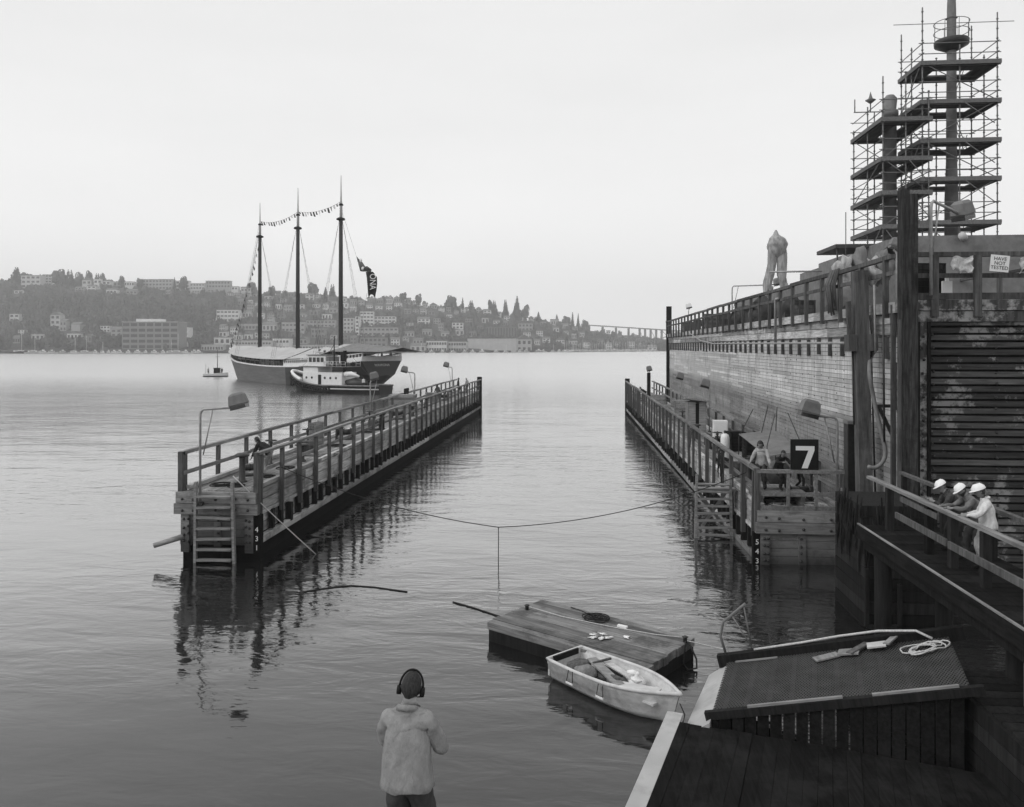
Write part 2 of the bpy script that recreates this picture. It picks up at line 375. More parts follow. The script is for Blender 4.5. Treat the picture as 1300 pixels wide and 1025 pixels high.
# buildings and houses -------------------------------------------
BLD = []            # (x0, x1, y0, y1) of what is built, so that trees keep clear
walls = {k: mat('facade_' + k, c, .8, .12, (1, 1, 1), .2, tone=.1) for k, c in
         dict(white=.72, pale=.52, light=.38, grey=.25, brown=.15, dark=.09).items()}
roofm = mat('roofing', .17, .9, .2, (1, 1, 1), .3, tone=.2); roofw = mat('pale_roofing', .5, .9, .15, (1, 1, 1), .3, tone=.1)
win_dark = mat('window_glass', .035, .2, .1, (1, 1, 1), 1, tone=.1, spec=.5)
win_me = MB().box((0, 0, 0), (1, .12, 1), tone=.5).mesh('window', win_dark)
def ground_d(px, y, d0):
    """depth at which the hillside is seen at this height of the picture"""
    s = shore(px)
    for i in range(4, 110):
        d = s + 420 * i / 100
        if 440 + (H - hill_z(px, d)) / d * F <= y: return d
    return d0
def building(x0, x1, y0, y1, d, tone='white', roof='flat', cols=3, rows=2, wf=(.55, .5), name='building', label=None, group=None, depth=12, rz=None, cat=None, win=None):
    """facade seen between pixels x0..x1, y0..y1 at depth d; stands on the ground there"""
    d = ground_d((x0 + x1) / 2, y1, d)
    p0, p1 = at(x0, y1, d), at(x1, y1, d); wd = (p1 - p0).length; h = (y1 - y0) / F * d
    c = (p0 + p1) / 2; base = c.z
    if rz is None: rz = R(TH) + random.uniform(-.12, .12)
    cx = (x0 + x1) / 2
    o = empty(name, (c.x, c.y, base), label, cat or 'building', group, rz)
    foot = max(0, base - hill_z(cx, d + depth / 2)) + 4
    m = MB(); m.bb(-wd / 2, wd / 2, 0, depth, -foot, h, .5)
    m.build('wall', walls[tone], o)
    r = MB()
    if roof == 'flat':
        r.bb(-wd / 2 - .3, wd / 2 + .3, -.3, depth + .3, h, h + .5, .5)
    elif roof == 'gable':
        g = min(3.5, depth * .28); e = .5
        vs = [(-wd / 2 - e, -e, h), (wd / 2 + e, -e, h), (wd / 2 + e, depth + e, h), (-wd / 2 - e, depth + e, h), (-wd / 2 - e, depth / 2, h + g), (wd / 2 + e, depth / 2, h + g)]
        r.add(vs, [(0, 1, 5, 4), (2, 3, 4, 5), (0, 4, 3), (1, 2, 5), (0, 3, 2, 1)], .5)
    else:   # gable end towards us
        g = wd * .32; e = .4
        vs = [(-wd / 2 - e, -e, h), (wd / 2 + e, -e, h), (0, -e, h + g), (-wd / 2 - e, depth + e, h), (wd / 2 + e, depth + e, h), (0, depth + e, h + g)]
        r.add(vs, [(0, 1, 2), (3, 5, 4), (0, 2, 5, 3), (1, 4, 5, 2), (0, 3, 4, 1)], .5)
    r.build('roof', roofw if (roof == 'flat' and random.random() < .4) else roofm, o)
    if cols:
        cw, ch = wd / cols, h / rows
        for i in range(cols):
            for j in range(rows):
                q = put('window', win or win_me, o, (-wd / 2 + cw * (i + .5), -.03, ch * (j + .52)), (0, 0, 0), (cw * wf[0], 1, ch * wf[1]))
    BLD.append((x0, x1, y0, y1, d))
    return o
# landmarks of the far shore
og = building(155, 226, 409, 444, 885, 'grey', 'flat', 7, 5, (.8, .55), 'office_building', 'five storey grey office block with a grid of dark windows on the far shore', depth=24, rz=R(TH), cat='office block')
MB().bb(-18, 10, 5, 18, 31.5, 34.5, .5).build('penthouse', walls['white'], og)
building(12, 24, 399, 409, 990, 'white', 'flat', 2, 2, label='white flat block at the left end of the lower slope')
building(64, 76, 400, 419, 960, 'pale', 'gableend', 2, 3, name='house', label='tall pale house with a peaked white gable left of the grid office', cat='house')
building(76, 84, 408, 421, 955, 'light', 'gable', 2, 2, name='house', label='grey wing house right beside the tall gabled house', cat='house')
building(90, 102, 412, 422, 950, 'light', 'gable', 0, 2, name='house', label='wide grey house with plain sloping roof on the lower slope', cat='house')
building(40, 56, 425, 432, 905, 'pale', 'flat', 3, 1, label='low pale shed behind the motor yachts at far left')
building(85, 103, 424, 431, 900, 'white', 'flat', 4, 1, label='low white building behind the two masted sailing boat')
building(127, 140, 414, 422, 930, 'white', 'flat', 3, 2, label='small white building left of the grid office')
building(141, 154, 418, 428, 915, 'light', 'gable', 2, 2, name='house', label='pale roofed house touching the left side of the grid office', cat='house')
building(228, 239, 416, 433, 880, 'white', 'flat', 2, 3, label='narrow white building right beside the grid office')
building(226, 238, 434, 441, 872, 'white', 'flat', 2, 1, label='low white shed below the narrow white building')
b3 = building(275, 303, 394, 409, 990, 'white', 'flat', 6, 3, (.7, .35), label='white terraced apartment block on the slope left of the foremast', depth=16)
MB().bb(-20, -12, -1, 10, -3, 5, .5).build('terrace', walls['white'], b3)
building(272, 292, 429, 438, 885, 'white', 'flat', 3, 1, label='white box building above the schooner bow')
building(256, 283, 438, 447, 875, 'pale', 'flat', 8, 1, (.6, .4), name='boathouse', label='low boathouse with a row of dark openings left of the schooner bow', cat='boathouse')
building(291, 345, 433, 446, 880, 'pale', 'flat', 14, 2, (.7, .35), label='long two storey pale building behind the foremast', depth=18)
building(346, 367, 430, 446, 884, 'white', 'flat', 5, 2, (.7, .35), label='white building with a raised roof between foremast and mainmast', depth=14)
building(368, 430, 438, 446, 880, 'pale', 'flat', 16, 1, (.7, .4), name='pier_shed', label='long low pier shed behind the mainmast', cat='shed')
building(303, 328, 412, 420, 945, 'light', 'flat', 6, 1, (.7, .4), label='flat pale terrace building below the white apartment block')
building(333, 352, 412, 421, 950, 'pale', 'gable', 4, 1, (.5, .5), label='pale gabled building right of the foremast')
building(357, 387, 410, 422, 950, 'light', 'flat', 6, 2, (.6, .4), label='grey two storey building behind the mainmast')
building(388, 426, 407, 416, 955, 'light', 'flat', 8, 2, (.6, .4), label='long grey apartment building between mainmast and aftermast')
building(395, 412, 418, 430, 930, 'grey', 'flat', 4, 2, label='grey block below the long grey apartment building')
building(436, 449, 404, 424, 950, 'pale', 'flat', 3, 4, label='upright pale block right of the aftermast')
building(451, 456, 402, 426, 945, 'white', 'flat', 1, 5, label='narrow white stair tower right of the aftermast')
building(457, 474, 396, 414, 960, 'white', 'flat', 4, 4, (.7, .4), label='white terraced apartments, higher part, under the flag')
building(475, 502, 402, 414, 955, 'white', 'flat', 6, 3, (.7, .4), label='white terraced apartments, lower part, right of the flag')
building(457, 505, 416, 427, 930, 'light', 'flat', 9, 2, (.6, .4), label='grey apartments below the white terraced ones')
building(457, 490, 429, 441, 895, 'grey', 'flat', 6, 2, (.6, .5), label='grey shore building just behind the schooner stern awning')
building(521, 540, 439, 447, 950, 'pale', 'gable', 3, 1, name='pier_shed', label='pale gabled shed right of the schooner stern', cat='shed')
building(541, 567, 433, 447.5, 950, 'white', 'flat', 8, 2, (.75, .42), label='white two storey office with bands of dark windows on the shore', depth=18)
building(569, 592, 434, 447.5, 952, 'pale', 'flat', 7, 2, (.75, .42), label='pale two storey office beside the white one on the shore', depth=18)
building(593, 655, 430, 447.5, 955, 'pale', 'flat', 0, 2, name='warehouse', label='large plain pale warehouse on the far shore', depth=30, cat='warehouse')
building(656, 675, 431, 447.5, 958, 'pale', 'gableend', 3, 2, name='warehouse', label='gabled end bay at the right of the plain pale warehouse', depth=24, cat='warehouse')
building(617, 656, 416, 429, 1010, 'brown', 'flat', 11, 1, (.5, .85), label='brown apartment block with tall dark bays above the pale warehouse', depth=14)
building(658, 676, 411, 421, 1050, 'light', 'flat', 4, 2, label='pale block right of the brown apartments')
building(574, 588, 410, 418, 1030, 'white', 'flat', 3, 2, label='white flat house on the slope above the white office')
building(530, 545, 405, 412, 1050, 'white', 'gable', 3, 2, name='house', label='white gabled house on the slope right of the schooner', cat='house')
ps = building(677, 719, 440, 446.5, 1060, 'dark', 'flat', 6, 1, (.6, .5), name='pier_shed', label='long pier shed with white roof edge right of the warehouse', depth=16, cat='shed')
building(823, 834, 441, 446, 1250, 'white', 'gable', 2, 1, name='pier_shed', label='white shed under the bridge', cat='shed')
# ridge line blocks
for (x0, x1, y0, y1, tn, rf, c_, r_, lb) in [
    (26, 52, 350, 366, 'pale', 'flat', 4, 3, 'stepped pale apartment block under the first ridge conifer'),
    (54, 65, 349, 363, 'pale', 'flat', 3, 4, 'apartment block with striped balconies on the ridge'),
    (66, 80, 356, 364, 'white', 'gable', 3, 2, 'white house under the wide ridge tree'),
    (81, 93, 358, 364, 'white', 'flat', 4, 1, 'low white house right of the wide ridge tree'),
    (104, 116, 356, 362, 'pale', 'gableend', 2, 1, 'gabled pale house under the round ridge tree'),
    (119, 129, 355, 361, 'white', 'flat', 2, 1, 'bright white box house on the ridge'),
    (130, 140, 357, 362, 'white', 'gable', 2, 1, 'small white gabled house on the ridge'),
    (144, 153, 358, 364, 'light', 'flat', 2, 1, 'grey box house on the ridge'),
    (158, 170, 358, 364, 'white', 'flat', 4, 1, 'long white house on the ridge above the grid office'),
    (180, 219, 355, 368, 'light', 'flat', 9, 3, 'long grey apartment building along the ridge'),
    (223, 240, 357, 370, 'white', 'flat', 3, 3, 'white apartment block with roof deck on the ridge'),
    (241, 260, 360, 368, 'pale', 'flat', 5, 2, 'pale flat block right of the white ridge block'),
    (261, 292, 357, 366, 'light', 'flat', 8, 2, 'wide grey flats on the ridge left of the signal flags'),
    (282, 302, 364, 369, 'white', 'flat', 5, 1, 'low white house on the ridge beside the signal flags'),
    (135, 148, 368, 374, 'white', 'gable', 3, 1, 'white house just below the ridge above the grid office'),
    (18, 30, 369, 373, 'white', 'flat', 2, 1, 'small white house below the ridge at far left'),
    (160, 174, 369, 374, 'light', 'gable', 3, 1, 'grey roofed house just below the ridge'),
    (306, 318, 366, 371, 'pale', 'gable', 3, 1, 'pale gabled house on the ridge left of the foremast'),
    (388, 398, 374, 381, 'white', 'gable', 2, 2, 'white house under the round tree between the masts'),
    ]:
    cx = (x0 + x1) / 2
    building(x0, x1, y0, y1, shore(cx) + random.uniform(395, 412), tn, rf, c_, r_, (.6, .45), 'house' if x1 - x0 < 16 else 'building', lb, cat='house' if x1 - x0 < 16 else 'building', depth=10)
# scattered hillside houses, told apart by look and by what they stand above
def zone(px):
    for a, s in ((60, 'far left'), (150, 'left of the grid office'), (235, 'above the grid office'), (325, 'above the schooner bow'), (376, 'between foremast and mainmast'),
                 (432, 'between mainmast and aftermast'), (480, 'behind the big flag'), (535, 'above the schooner stern'), (600, 'above the white shore office'), (680, 'above the pale warehouse'), (745, 'above the marina'), (900, 'beside the bridge')):
        if px < a: return s
rh = random.Random(21); sc = []
def clear(px, y, w_): return not any(x0 - w_ < px < x1 + w_ and y0 - 4 < y < y1 + 4 for (x0, x1, y0, y1, d) in BLD)
tries = 0
while len(sc) < 125 and tries < 9000:
    tries += 1
    px = rh.uniform(12, 815)
    s = shore(px)
    t = rh.choice([rh.uniform(.12, .45), rh.uniform(.12, .5), rh.uniform(.9, .99), rh.uniform(.9, .99), rh.uniform(.5, .9)])
    if px < 300 and .42 < t < .9: continue
    if len(sc) > 74 and (px < 280 or px > 760): continue
    d = s + 420 * t; y1 = 440 + (H - hill_z(px, d)) / d * F
    wd = rh.uniform(7, 14); h = rh.uniform(4.5, 8.5)
    x1 = wd / d * F / 2; hh = h / d * F
    if not clear(px, y1 - hh / 2, x1 + 2): continue
    tn = rh.choice(['white', 'white', 'pale', 'light', 'light', 'grey']); rf = rh.choice(['gable', 'gable', 'flat', 'gableend'])
    lv = 'crest' if t > .9 else ('upper slope' if t > .5 else 'lower slope')
    ds = '%s %s house on the %s %s' % ({'white': 'white', 'pale': 'cream', 'light': 'light grey', 'grey': 'mid grey'}[tn], {'gable': 'side-gabled', 'flat': 'flat-roofed', 'gableend': 'front-gabled'}[rf], lv, zone(px))
    o = building(px - x1, px + x1, y1 - hh, y1 + .6, d, tn, rf, rh.choice([2, 3]), rh.choice([1, 2]), (.5, .5), 'house', ds, 'houses among the trees of the hillside', depth=rh.uniform(7, 11), cat='house')
    sc.append((px, ds, o))
ORD = ['first', 'second', 'third', 'fourth', 'fifth', 'sixth', 'seventh', 'eighth']
def ordinals(lst, word='from left'):
    by = {}
    for px, ds, o in lst: by.setdefault(ds, []).append((px, o))
    for ds, l in by.items():
        if len(l) > 1:
            l.sort(key=lambda q: q[0])
            for i, (px, o) in enumerate(l): o['label'] = ds + ', ' + ORD[i] + ' ' + word
ordinals(sc)

# woodland of the hillside: nobody could count it
rw = random.Random(5); items = []
for i in range(12500):
    px = rw.uniform(-420, 900); s = shore(px); t = rw.uniform(.03, 1.06) if px < 840 else rw.uniform(.03, .8)
    if t < .42 and rw.random() < .45: continue
    d = s + 420 * t; z = hill_z(px, d); rad = rw.uniform(3.0, 6.6); hh = rw.uniform(6, 12.5)
    if t > .93: rad *= .8; hh *= rw.uniform(.35, .75)
    y = 440 + (H - z) / d * F; yt = 440 + (H - z - hh) / d * F; rp = rad / d * F
    bad = False
    for (x0, x1, y0, y1, bd) in BLD:
        if d < bd + 12 and x0 - rp < px < x1 + rp and yt < y1 - (y1 - y0) * .25 and y > y0 and d > bd - 160: bad = True; break
    if bad: continue
    p = at(px, 440, d)
    kind = 1 if rw.random() < .07 else 0
    grp = .5 + .5 * mnoise.noise(Vector((p.x * .012, p.y * .012, 0)))
    items.append((p.x, p.y, z - 1.0, rad * (1.0 if kind == 0 else 1.15), hh * (1 if kind == 0 else 1.15), rw.uniform(0, 6.28), kind, min(1, max(0, rw.uniform(.0, .75) * .6 + grp * .4))))
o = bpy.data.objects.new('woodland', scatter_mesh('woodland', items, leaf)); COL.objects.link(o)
tag(o, 'dense wood covering the far hillside between the houses', 'woodland', kind='stuff')
# trees one can tell apart against the sky
def ridge_tree(px, ytop, kind, wpx, label, t=1.0):
    d = shore(px) + 420 * t - 15; z = hill_z(px, d); top = H + (440 - ytop) / F * d; h_ = max(6, top - z)
    p = at(px, 440, d); nm = 'conifer_tree' if kind else 'broadleaf_tree'
    o = empty(nm, (p.x, p.y, z), label, 'tree', 'trees standing up along the skyline of the far hill')
    MB().tube([(0, 0, -1), (.1, 0, h_ * .35), (.2, .1, h_ * .75)], [.5, .35, .15], 6).build('trunk', bark, o)
    r_ = wpx / F * d / 2 * (1.25 if kind == 0 else 3.0)
    its = []
    for k in range(3 if kind == 0 else 2):
        its.append((rw.uniform(-.15, .15) * r_, rw.uniform(-.2, .2) * r_, h_ * (.12 if kind == 0 else .02), r_ * rw.uniform(.85, 1.0), h_ * (.68 if kind == 0 else .8), rw.uniform(0, 6), kind, .35))
    me = scatter_mesh('crown', its, leafc if kind else leaf)
    put('crown', me, o)
for px, yt, k, wpx, lb in [
    (22, 341, 1, 12, 'pointed conifer standing tallest at the far left of the ridge'), (33, 347, 0, 14, 'low spreading tree just right of the tallest left conifer'),
    (51, 349, 1, 5, 'slim conifer between the two ridge apartment blocks'), (73, 343, 0, 17, 'wide round tree rising over the white ridge house'),
    (81, 345, 1, 5, 'thin dark conifer touching the wide round ridge tree'), (89, 344, 1, 11, 'dark egg shaped conifer right of the wide round tree'), (101, 347, 0, 11, 'broad dark tree with a flat top on the left ridge'),
    (112, 345, 0, 9, 'round tree standing clear of the ridge on a bare trunk'), (123, 348, 1, 7, 'small pointed conifer beside the bright white box house'),
    (131, 348, 0, 8, 'bushy tree behind the bright white box house'), (155, 351, 0, 8, 'tree left of the long white ridge house'), (178, 354, 0, 9, 'tree at the left end of the long ridge apartments'),
    (222, 353, 1, 4, 'thin conifer between the long grey and the white ridge blocks'), (233, 352, 0, 12, 'tree rising behind the white ridge block'),
    (320, 359, 0, 14, 'low wide tree just left of the foremast'), (345, 364, 0, 10, 'tree right of the foremast top of the slope'), (397, 360, 0, 13, 'large round tree between mainmast and aftermast'),
    (412, 366, 1, 8, 'conifer right of the large round tree between the masts'), (421, 362, 1, 8, 'conifer close to the left of the aftermast'), (512, 372, 0, 10, 'rounded tree on the crest right of the flag'), (531, 374, 0, 9, 'rounded tree on the falling crest beyond the stern'),
    (573, 376, 0, 15, 'wide dark tree crowning the falling ridge'), (587, 379, 1, 4, 'slim spire tree right of the wide dark crest tree'), (598, 382, 1, 7, 'short conifer half way down the falling ridge'), (622, 382, 0, 7, 'left of a pair of upright ridge trees'), (628, 383, 1, 7, 'right of a pair of upright ridge trees'),
    (641, 382, 1, 7, 'ragged conifer left of the tallest conifer'), (655, 378, 1, 11, 'tallest conifer of the falling ridge'), (667, 388, 0, 10, 'dark round tree right of the tallest conifer'), (683, 397, 1, 7, 'small conifer low on the falling ridge'),
    (707, 400, 1, 6, 'first of the upright conifers above the marina'), (719, 402, 0, 11, 'round tree between the upright conifers above the marina'), (727, 398, 1, 5, 'taller twin conifer above the marina'), (733, 399, 1, 5, 'shorter twin conifer above the marina'), (743, 407, 0, 10, 'last round tree before the bridge')]:
    ridge_tree(px, yt, k, wpx, lb)

# bridge far off at the right -------------------------------------
br = empty('arch_bridge', at(800, 440, 1750) * 1.0, 'high steel bridge with arched truss far off beside the tall pole', 'bridge'); bl = br.location.copy(); br.location.z = 0
bm_ = mat('bridge_steel', .22, .7, .1, tone=.1)
def bp_(px, y): q = at(px, y, 1750); return (q.x - bl.x, q.y - bl.y, q.z)
MB().beam(bp_(738, 412.5), bp_(930, 424.5), 16, 2.2).build('deck', bm_, br)
m = MB(); prev = None
for i in range(25):
    px = 818 + i * 4.2; u_ = (px - 868) / 50.0; ya = 424 + 18 * u_ * u_ + (0); q = bp_(px, ya)
    if prev: m.beam(prev, q, 6, 1.6)
    prev = q
m.build('arch', bm_, br)
for i, px in enumerate(range(812, 924, 7)):
    u_ = (px - 868) / 50.0; ya = min(446, 424 + 18 * u_ * u_)
    MB().beam(bp_(px, 412.5 + (px - 738) * .0625), bp_(px, ya), 5, .9).build('strut', bm_, br)
for px in (748, 765, 782, 798): MB().beam(bp_(px, 413.5 + (px - 738) * .0625), bp_(px, 440), 5, 1.0).build('pier', bm_, br)
m = MB()
for px in range(812, 920, 14):
    y0_ = 413 + (px - 738) * .0625; m.beam(bp_(px, y0_), bp_(px + 7, min(446, 424 + 18 * ((px + 7 - 868) / 50.0) ** 2)), 3, .8)
m.build('truss', bm_, br)

# seawall and far boats -------------------------------------------
sea = MB()
for px in range(-300, 860, 20):
    a, b2 = at(px, 440, shore(px) - 9), at(px + 20, 440, shore(px + 20) - 9); a.z = b2.z = .9; sea.beam(a, b2, 2, 3.2, .4)
tag(sea.build('seawall', mat('seawall_timber', .1, .9, .4, (1, 1, 1), .2, tone=.3)), 'dark low bulkhead running along the far shore', 'seawall')
def yacht(px, d, ln, masts, label, hullm=white, house=True, group=None, rz=None):
    p = at(px, 440, d); o = empty('yacht' if masts == 0 else 'sailing_boat', (p.x, p.y, 0), label, 'boat', group, R(TH) + (rz if rz is not None else random.uniform(-.3, .3)))
    rows = []
    for i in range(9):
        t_ = i / 8; hb = ln * .13 * math.sin(min(1, t_ * 1.6 + .25) * math.pi / 2) * (1 if t_ < .6 else 1 - ((t_ - .6) / .4) ** 2 * .97)
        x = (t_ - .5) * ln; z1 = ln * .09 + ln * .06 * t_ ** 2
        rows.append([(x, -hb, z1), (x, -hb * .8, 0), (x, 0, -.4), (x, hb * .8, 0), (x, hb, z1)])
    m = MB().grid(rows, .5); m.add([q for r_ in rows for q in (r_[0], r_[4])], [(2 * i, 2 * i + 2, 2 * i + 3, 2 * i + 1) for i in range(8)], .5)
    m.build('hull', hullm, o)
    if house:
        c = MB(); c.bb(-ln * .28, ln * .2, -ln * .08, ln * .08, ln * .07, ln * .07 + 2.0, .5); c.bb(-ln * .1, ln * .08, -ln * .06, ln * .06, ln * .07 + 2.0, ln * .07 + (3.4 if masts == 0 else 2.3), .5)
        h_ = c.build('cabin', white, o)
        MB().bb(-ln * .2, ln * .14, -ln * .082, ln * .082, ln * .07 + .9, ln * .07 + 1.5, .5).build('window', glassd, h_)
    for k in range(masts):
        mh = ln * (1.25 if masts == 1 else 1.0 - .15 * k); x = ln * (.1 if masts == 1 else (.2 - .42 * k))
        mm_ = MB().tube([(x, 0, ln * .07), (x, 0, mh)], .17, 5, .5).build('mast', white, o)
        MB().tube([(x, 0, 2.4), (x - ln * .36, 0, 2.4)], .14, 5, .5).build('boom', white, mm_)
    return o
for px, ln, ms, lb, hl in [(25, 20, 1, 'long dark hulled motor yacht with white wheelhouse at the far left', black), (42, 17, 1, 'white yacht with a thick pale mast at far left', white), (55, 12, 0, 'small white cruiser right of the yacht with the thick mast', white),
    (94, 13, 1, 'sailing boat with a tall white mast, left one of two', white), (108, 15, 1, 'sailing boat with a tall white mast, right one of two', white), (121, 9, 0, 'small white boat right of the two tall masts', white),
    (138, 7, 0, 'tiny pale boat moored before the bulkhead left of the office', pale), (152, 10, 0, 'white cabin cruiser at the left corner of the grid office', white), (163, 9, 0, 'second small cruiser in front of the grid office', white),
    (175, 12, 0, 'biggest cruiser in front of the grid office', white), (196, 11, 0, 'cruiser at the middle of the grid office', white), (207, 8, 0, 'small cruiser right of the middle of the grid office', white),
    (224, 17, 1, 'long white yacht at the right corner of the grid office', white), (236, 10, 0, 'white boat just right of the long yacht', white)]:
    yacht(px, shore(px) - 22, ln, ms, lb, hl)
ml = []
for i in range(40):
    px = 716 + i * 2.95 + random.uniform(-1, 1); d = shore(px) - random.uniform(15, 60); ln = random.uniform(8, 14)
    ds = '%s sailing boat with a %s bare mast in the far marina' % (('white', 'cream')[i % 2], ('tall' if ln > 11 else 'short'))
    o = yacht(px, d, ln, 1, ds, (white, pale)[i % 2], group='sailing boats moored in the far marina', rz=random.uniform(-1, 1)); ml.append((px, ds, o))
for px, ds, o in ml: pass
by = {}
for px, ds, o in ml: by.setdefault(ds, []).append((px, o))
W_ = ['1st', '2nd', '3rd'] + ['%dth' % i for i in range(4, 40)]
for ds, l in by.items():
    for i, (px, o) in enumerate(sorted(l, key=lambda q: q[0])): o['label'] = ds + ', ' + W_[i] + ' such from left'
ml = []
for i, px in enumerate([66, 80, 130, 145, 185, 216, 247, 252, 297, 312, 330, 352, 372, 396, 412, 428, 520, 534, 548, 562, 575, 600, 612, 642, 668, 684, 702, 710]):
    ln = random.uniform(7, 13); k = i % 3; ds = '%s %s moored along the far shore' % (('small', 'long')[ln > 10], ('white cabin boat', 'cream cabin boat', 'sailing boat with bare mast')[k])
    ml.append((px, ds, yacht(px, shore(px) - random.uniform(18, 34), ln, 1 if k == 2 else 0, ds, (white, pale, white)[k], group='boats moored along the far shore', rz=random.uniform(-.6, .6))))
ordinals(ml)
for px, ln, lb in [(690, 9, 'small white boat before the long pier shed'), (780, 13, 'dark covered boat among the marina masts'), (590, 8, 'small boat before the pale office'), (630, 8, 'small boat before the plain warehouse'), (660, 9, 'small boat at the right end of the warehouse')]:
    yacht(px, shore(px) - 30, ln, 0, lb, black if 'dark' in lb else white)
# ================================================================= PEOPLE
skin = mat('skin', .22, .6, .08, tone=0); hair = mat('hair', .035, .65, .7, (3, 3, .7), scale=24, bump=1.0, tone=0, spec=.3)
hairl = mat('light_hair', .3, .8, .2, scale=20, tone=0)
def cloth(name, c): return mat('cloth_' + name, c, .95, .25, (1.6, 1.6, .8), 7, 1.0, .3, 3, c * .7, tone=0, bdist=.035)
c_white = cloth('white', .62); c_light = cloth('light', .36); c_mid = cloth('mid', .16); c_dark = cloth('dark', .03); c_dk2 = cloth('charcoal', .06); shoe = cloth('boot', .025)
hatm = mat('hard_hat_shell', .8, .35, .03, tone=0, spec=.5)
def ik(a, b, l1, l2, pole):
    a, b = Vector(a), Vector(b); d = b - a; L_ = min(d.length, (l1 + l2) * .999); dn = d.normalized(); b = a + dn * L_
    x = (l1 * l1 - l2 * l2 + L_ * L_) / (2 * L_); h_ = math.sqrt(max(0, l1 * l1 - x * x))
    p = Vector(pole); p = (p - dn * p.dot(dn)).normalized()
    return a + dn * x + p * h_, b
def person(label, loc, rz, pitch=0, roll=0, hip_z=.93, hip_y=0, hands=None, feet=None, look=(0, 0), shirt=c_mid, pants=c_dk2, hairm=hair,
           hat=False, headset=False, group=None, fingers=False, sc=1.0, bulk=1.0, beard=False, short=False, stool=False):
    """local frame: faces +y. hands/feet: targets for (left, right)"""
    o = empty('person', loc, label, 'person', group, rz)
    ca, sa = math.cos(pitch), math.sin(pitch)
    def T(x, y, z):      # torso frame from the pelvis, leaning forward by pitch, sideways by roll
        x2 = x + z * math.sin(roll); return Vector((x2, hip_y + y * ca + z * sa, hip_z + z * ca - y * sa))
    J = {}; E = []; RD = {}
    def j(n, p, r): J[n] = Vector(p); RD[n] = r
    j('pelvis', T(0, 0, 0), (.17, .13)); j('waist', T(0, 0, .16), (.16, .125)); j('chest', T(0, .01, .33), (.185, .135)); j('collar', T(0, 0, .45), (.13, .09))
    neck = T(0, .03, .515); hp = pitch * .35 + look[0]; hy = look[1]
    hd = Vector((math.sin(hy) * math.sin(hp), math.cos(hy) * math.sin(hp), math.cos(hp)))
    fw = Vector((-math.sin(hy) * math.cos(hp), math.cos(hy) * math.cos(hp), -math.sin(hp)))
    j('neck', neck, (.062, .062)); j('jaw', neck + hd * .07 + fw * .015, (.06, .062)); J['skull'] = neck + hd * .135 + fw * .022
    tup = (T(0, 0, 1) - T(0, 0, 0)).normalized()
    E += [('pelvis', 'waist'), ('waist', 'chest'), ('chest', 'collar'), ('collar', 'neck'), ('neck', 'jaw')]
    for k, s in (('l', -1), ('r', 1)):
        sh = T(s * .18, 0, .425); hh = (hands or ((-.24, .08, .80), (.24, .08, .80)))[0 if s < 0 else 1]
        el_, wr = ik(sh, hh, .29, .26, (s * .5, -1, -.3)); hd_ = wr + (wr - el_).normalized() * .07
        j('sh' + k, sh, (.078, .078)); j('el' + k, el_, (.056, .056)); j('wr' + k, wr, (.036, .034)); j('ha' + k, hd_, (.042, .022))
        E += [('collar', 'sh' + k), ('sh' + k, 'el' + k), ('el' + k, 'wr' + k), ('wr' + k, 'ha' + k)]
        hp_ = T(s * .09, 0, -.06); ft = (feet or ((-.12, 0, .09), (.12, .05, .09)))[0 if s < 0 else 1]
        kn, an = ik(hp_, ft, .43, .42, (0, 1, .15)); j('hi' + k, hp_, (.115, .115)); j('kn' + k, kn, (.085, .085)); j('an' + k, an, (.065, .065)); j('to' + k, an + Vector((s * .03, .17, -.05)), (.045, .035))
        E += [('pelvis', 'hi' + k), ('hi' + k, 'kn' + k), ('kn' + k, 'an' + k), ('an' + k, 'to' + k)]
    for n_ in ('pelvis', 'waist', 'chest', 'collar', 'shl', 'shr', 'ell', 'elr', 'hil', 'hir', 'knl', 'knr'): RD[n_] = (RD[n_][0] * bulk, RD[n_][1] * bulk)
    names = [n_ for n_ in J if n_ != 'skull']; ix = {n: i for i, n in enumerate(names)}
    me = bpy.data.meshes.new('t'); me.from_pydata([J[n] for n in names], [(ix[a], ix[b_]) for a, b_ in E], [])
    t_ = bpy.data.objects.new('t', me); COL.objects.link(t_); md = t_.modifiers.new('s', 'SKIN'); md.use_smooth_shade = True; md.branch_smoothing = .6
    sv = me.skin_vertices[0].data
    for n in names: sv[ix[n]].radius = RD[n]; sv[ix[n]].use_root = (n == 'pelvis')
    t_.modifiers.new('u', 'SUBSURF').levels = 3 if fingers else 1
    dg = bpy.context.evaluated_depsgraph_get(); bmx = bpy.data.meshes.new_from_object(t_.evaluated_get(dg))
    V = [v.co.copy() for v in bmx.vertices]; Fs = [list(p.vertices) for p in bmx.polygons]
    bpy.data.objects.remove(t_); bpy.data.meshes.remove(me); bpy.data.meshes.remove(bmx)
    segs = [(a, b_) for a, b_ in E]
    def near(c):
        best = None; bd = 9
        for a, b_ in segs:
            A, B = J[a], J[b_]; ab = B - A; t = max(0, min(1, (c - A).dot(ab) / max(ab.length_squared, 1e-9))); dd = (c - A - ab * t).length - max(RD[a][0] * (1 - t) + RD[b_][0] * t, 0) * .6
            if dd < bd: bd = dd; best = (a, b_, t)
        return best
    mb = MB(); mb.v = [tuple(v) for v in V]
    rp = lambda k: .004 * mnoise.noise(k * 22)
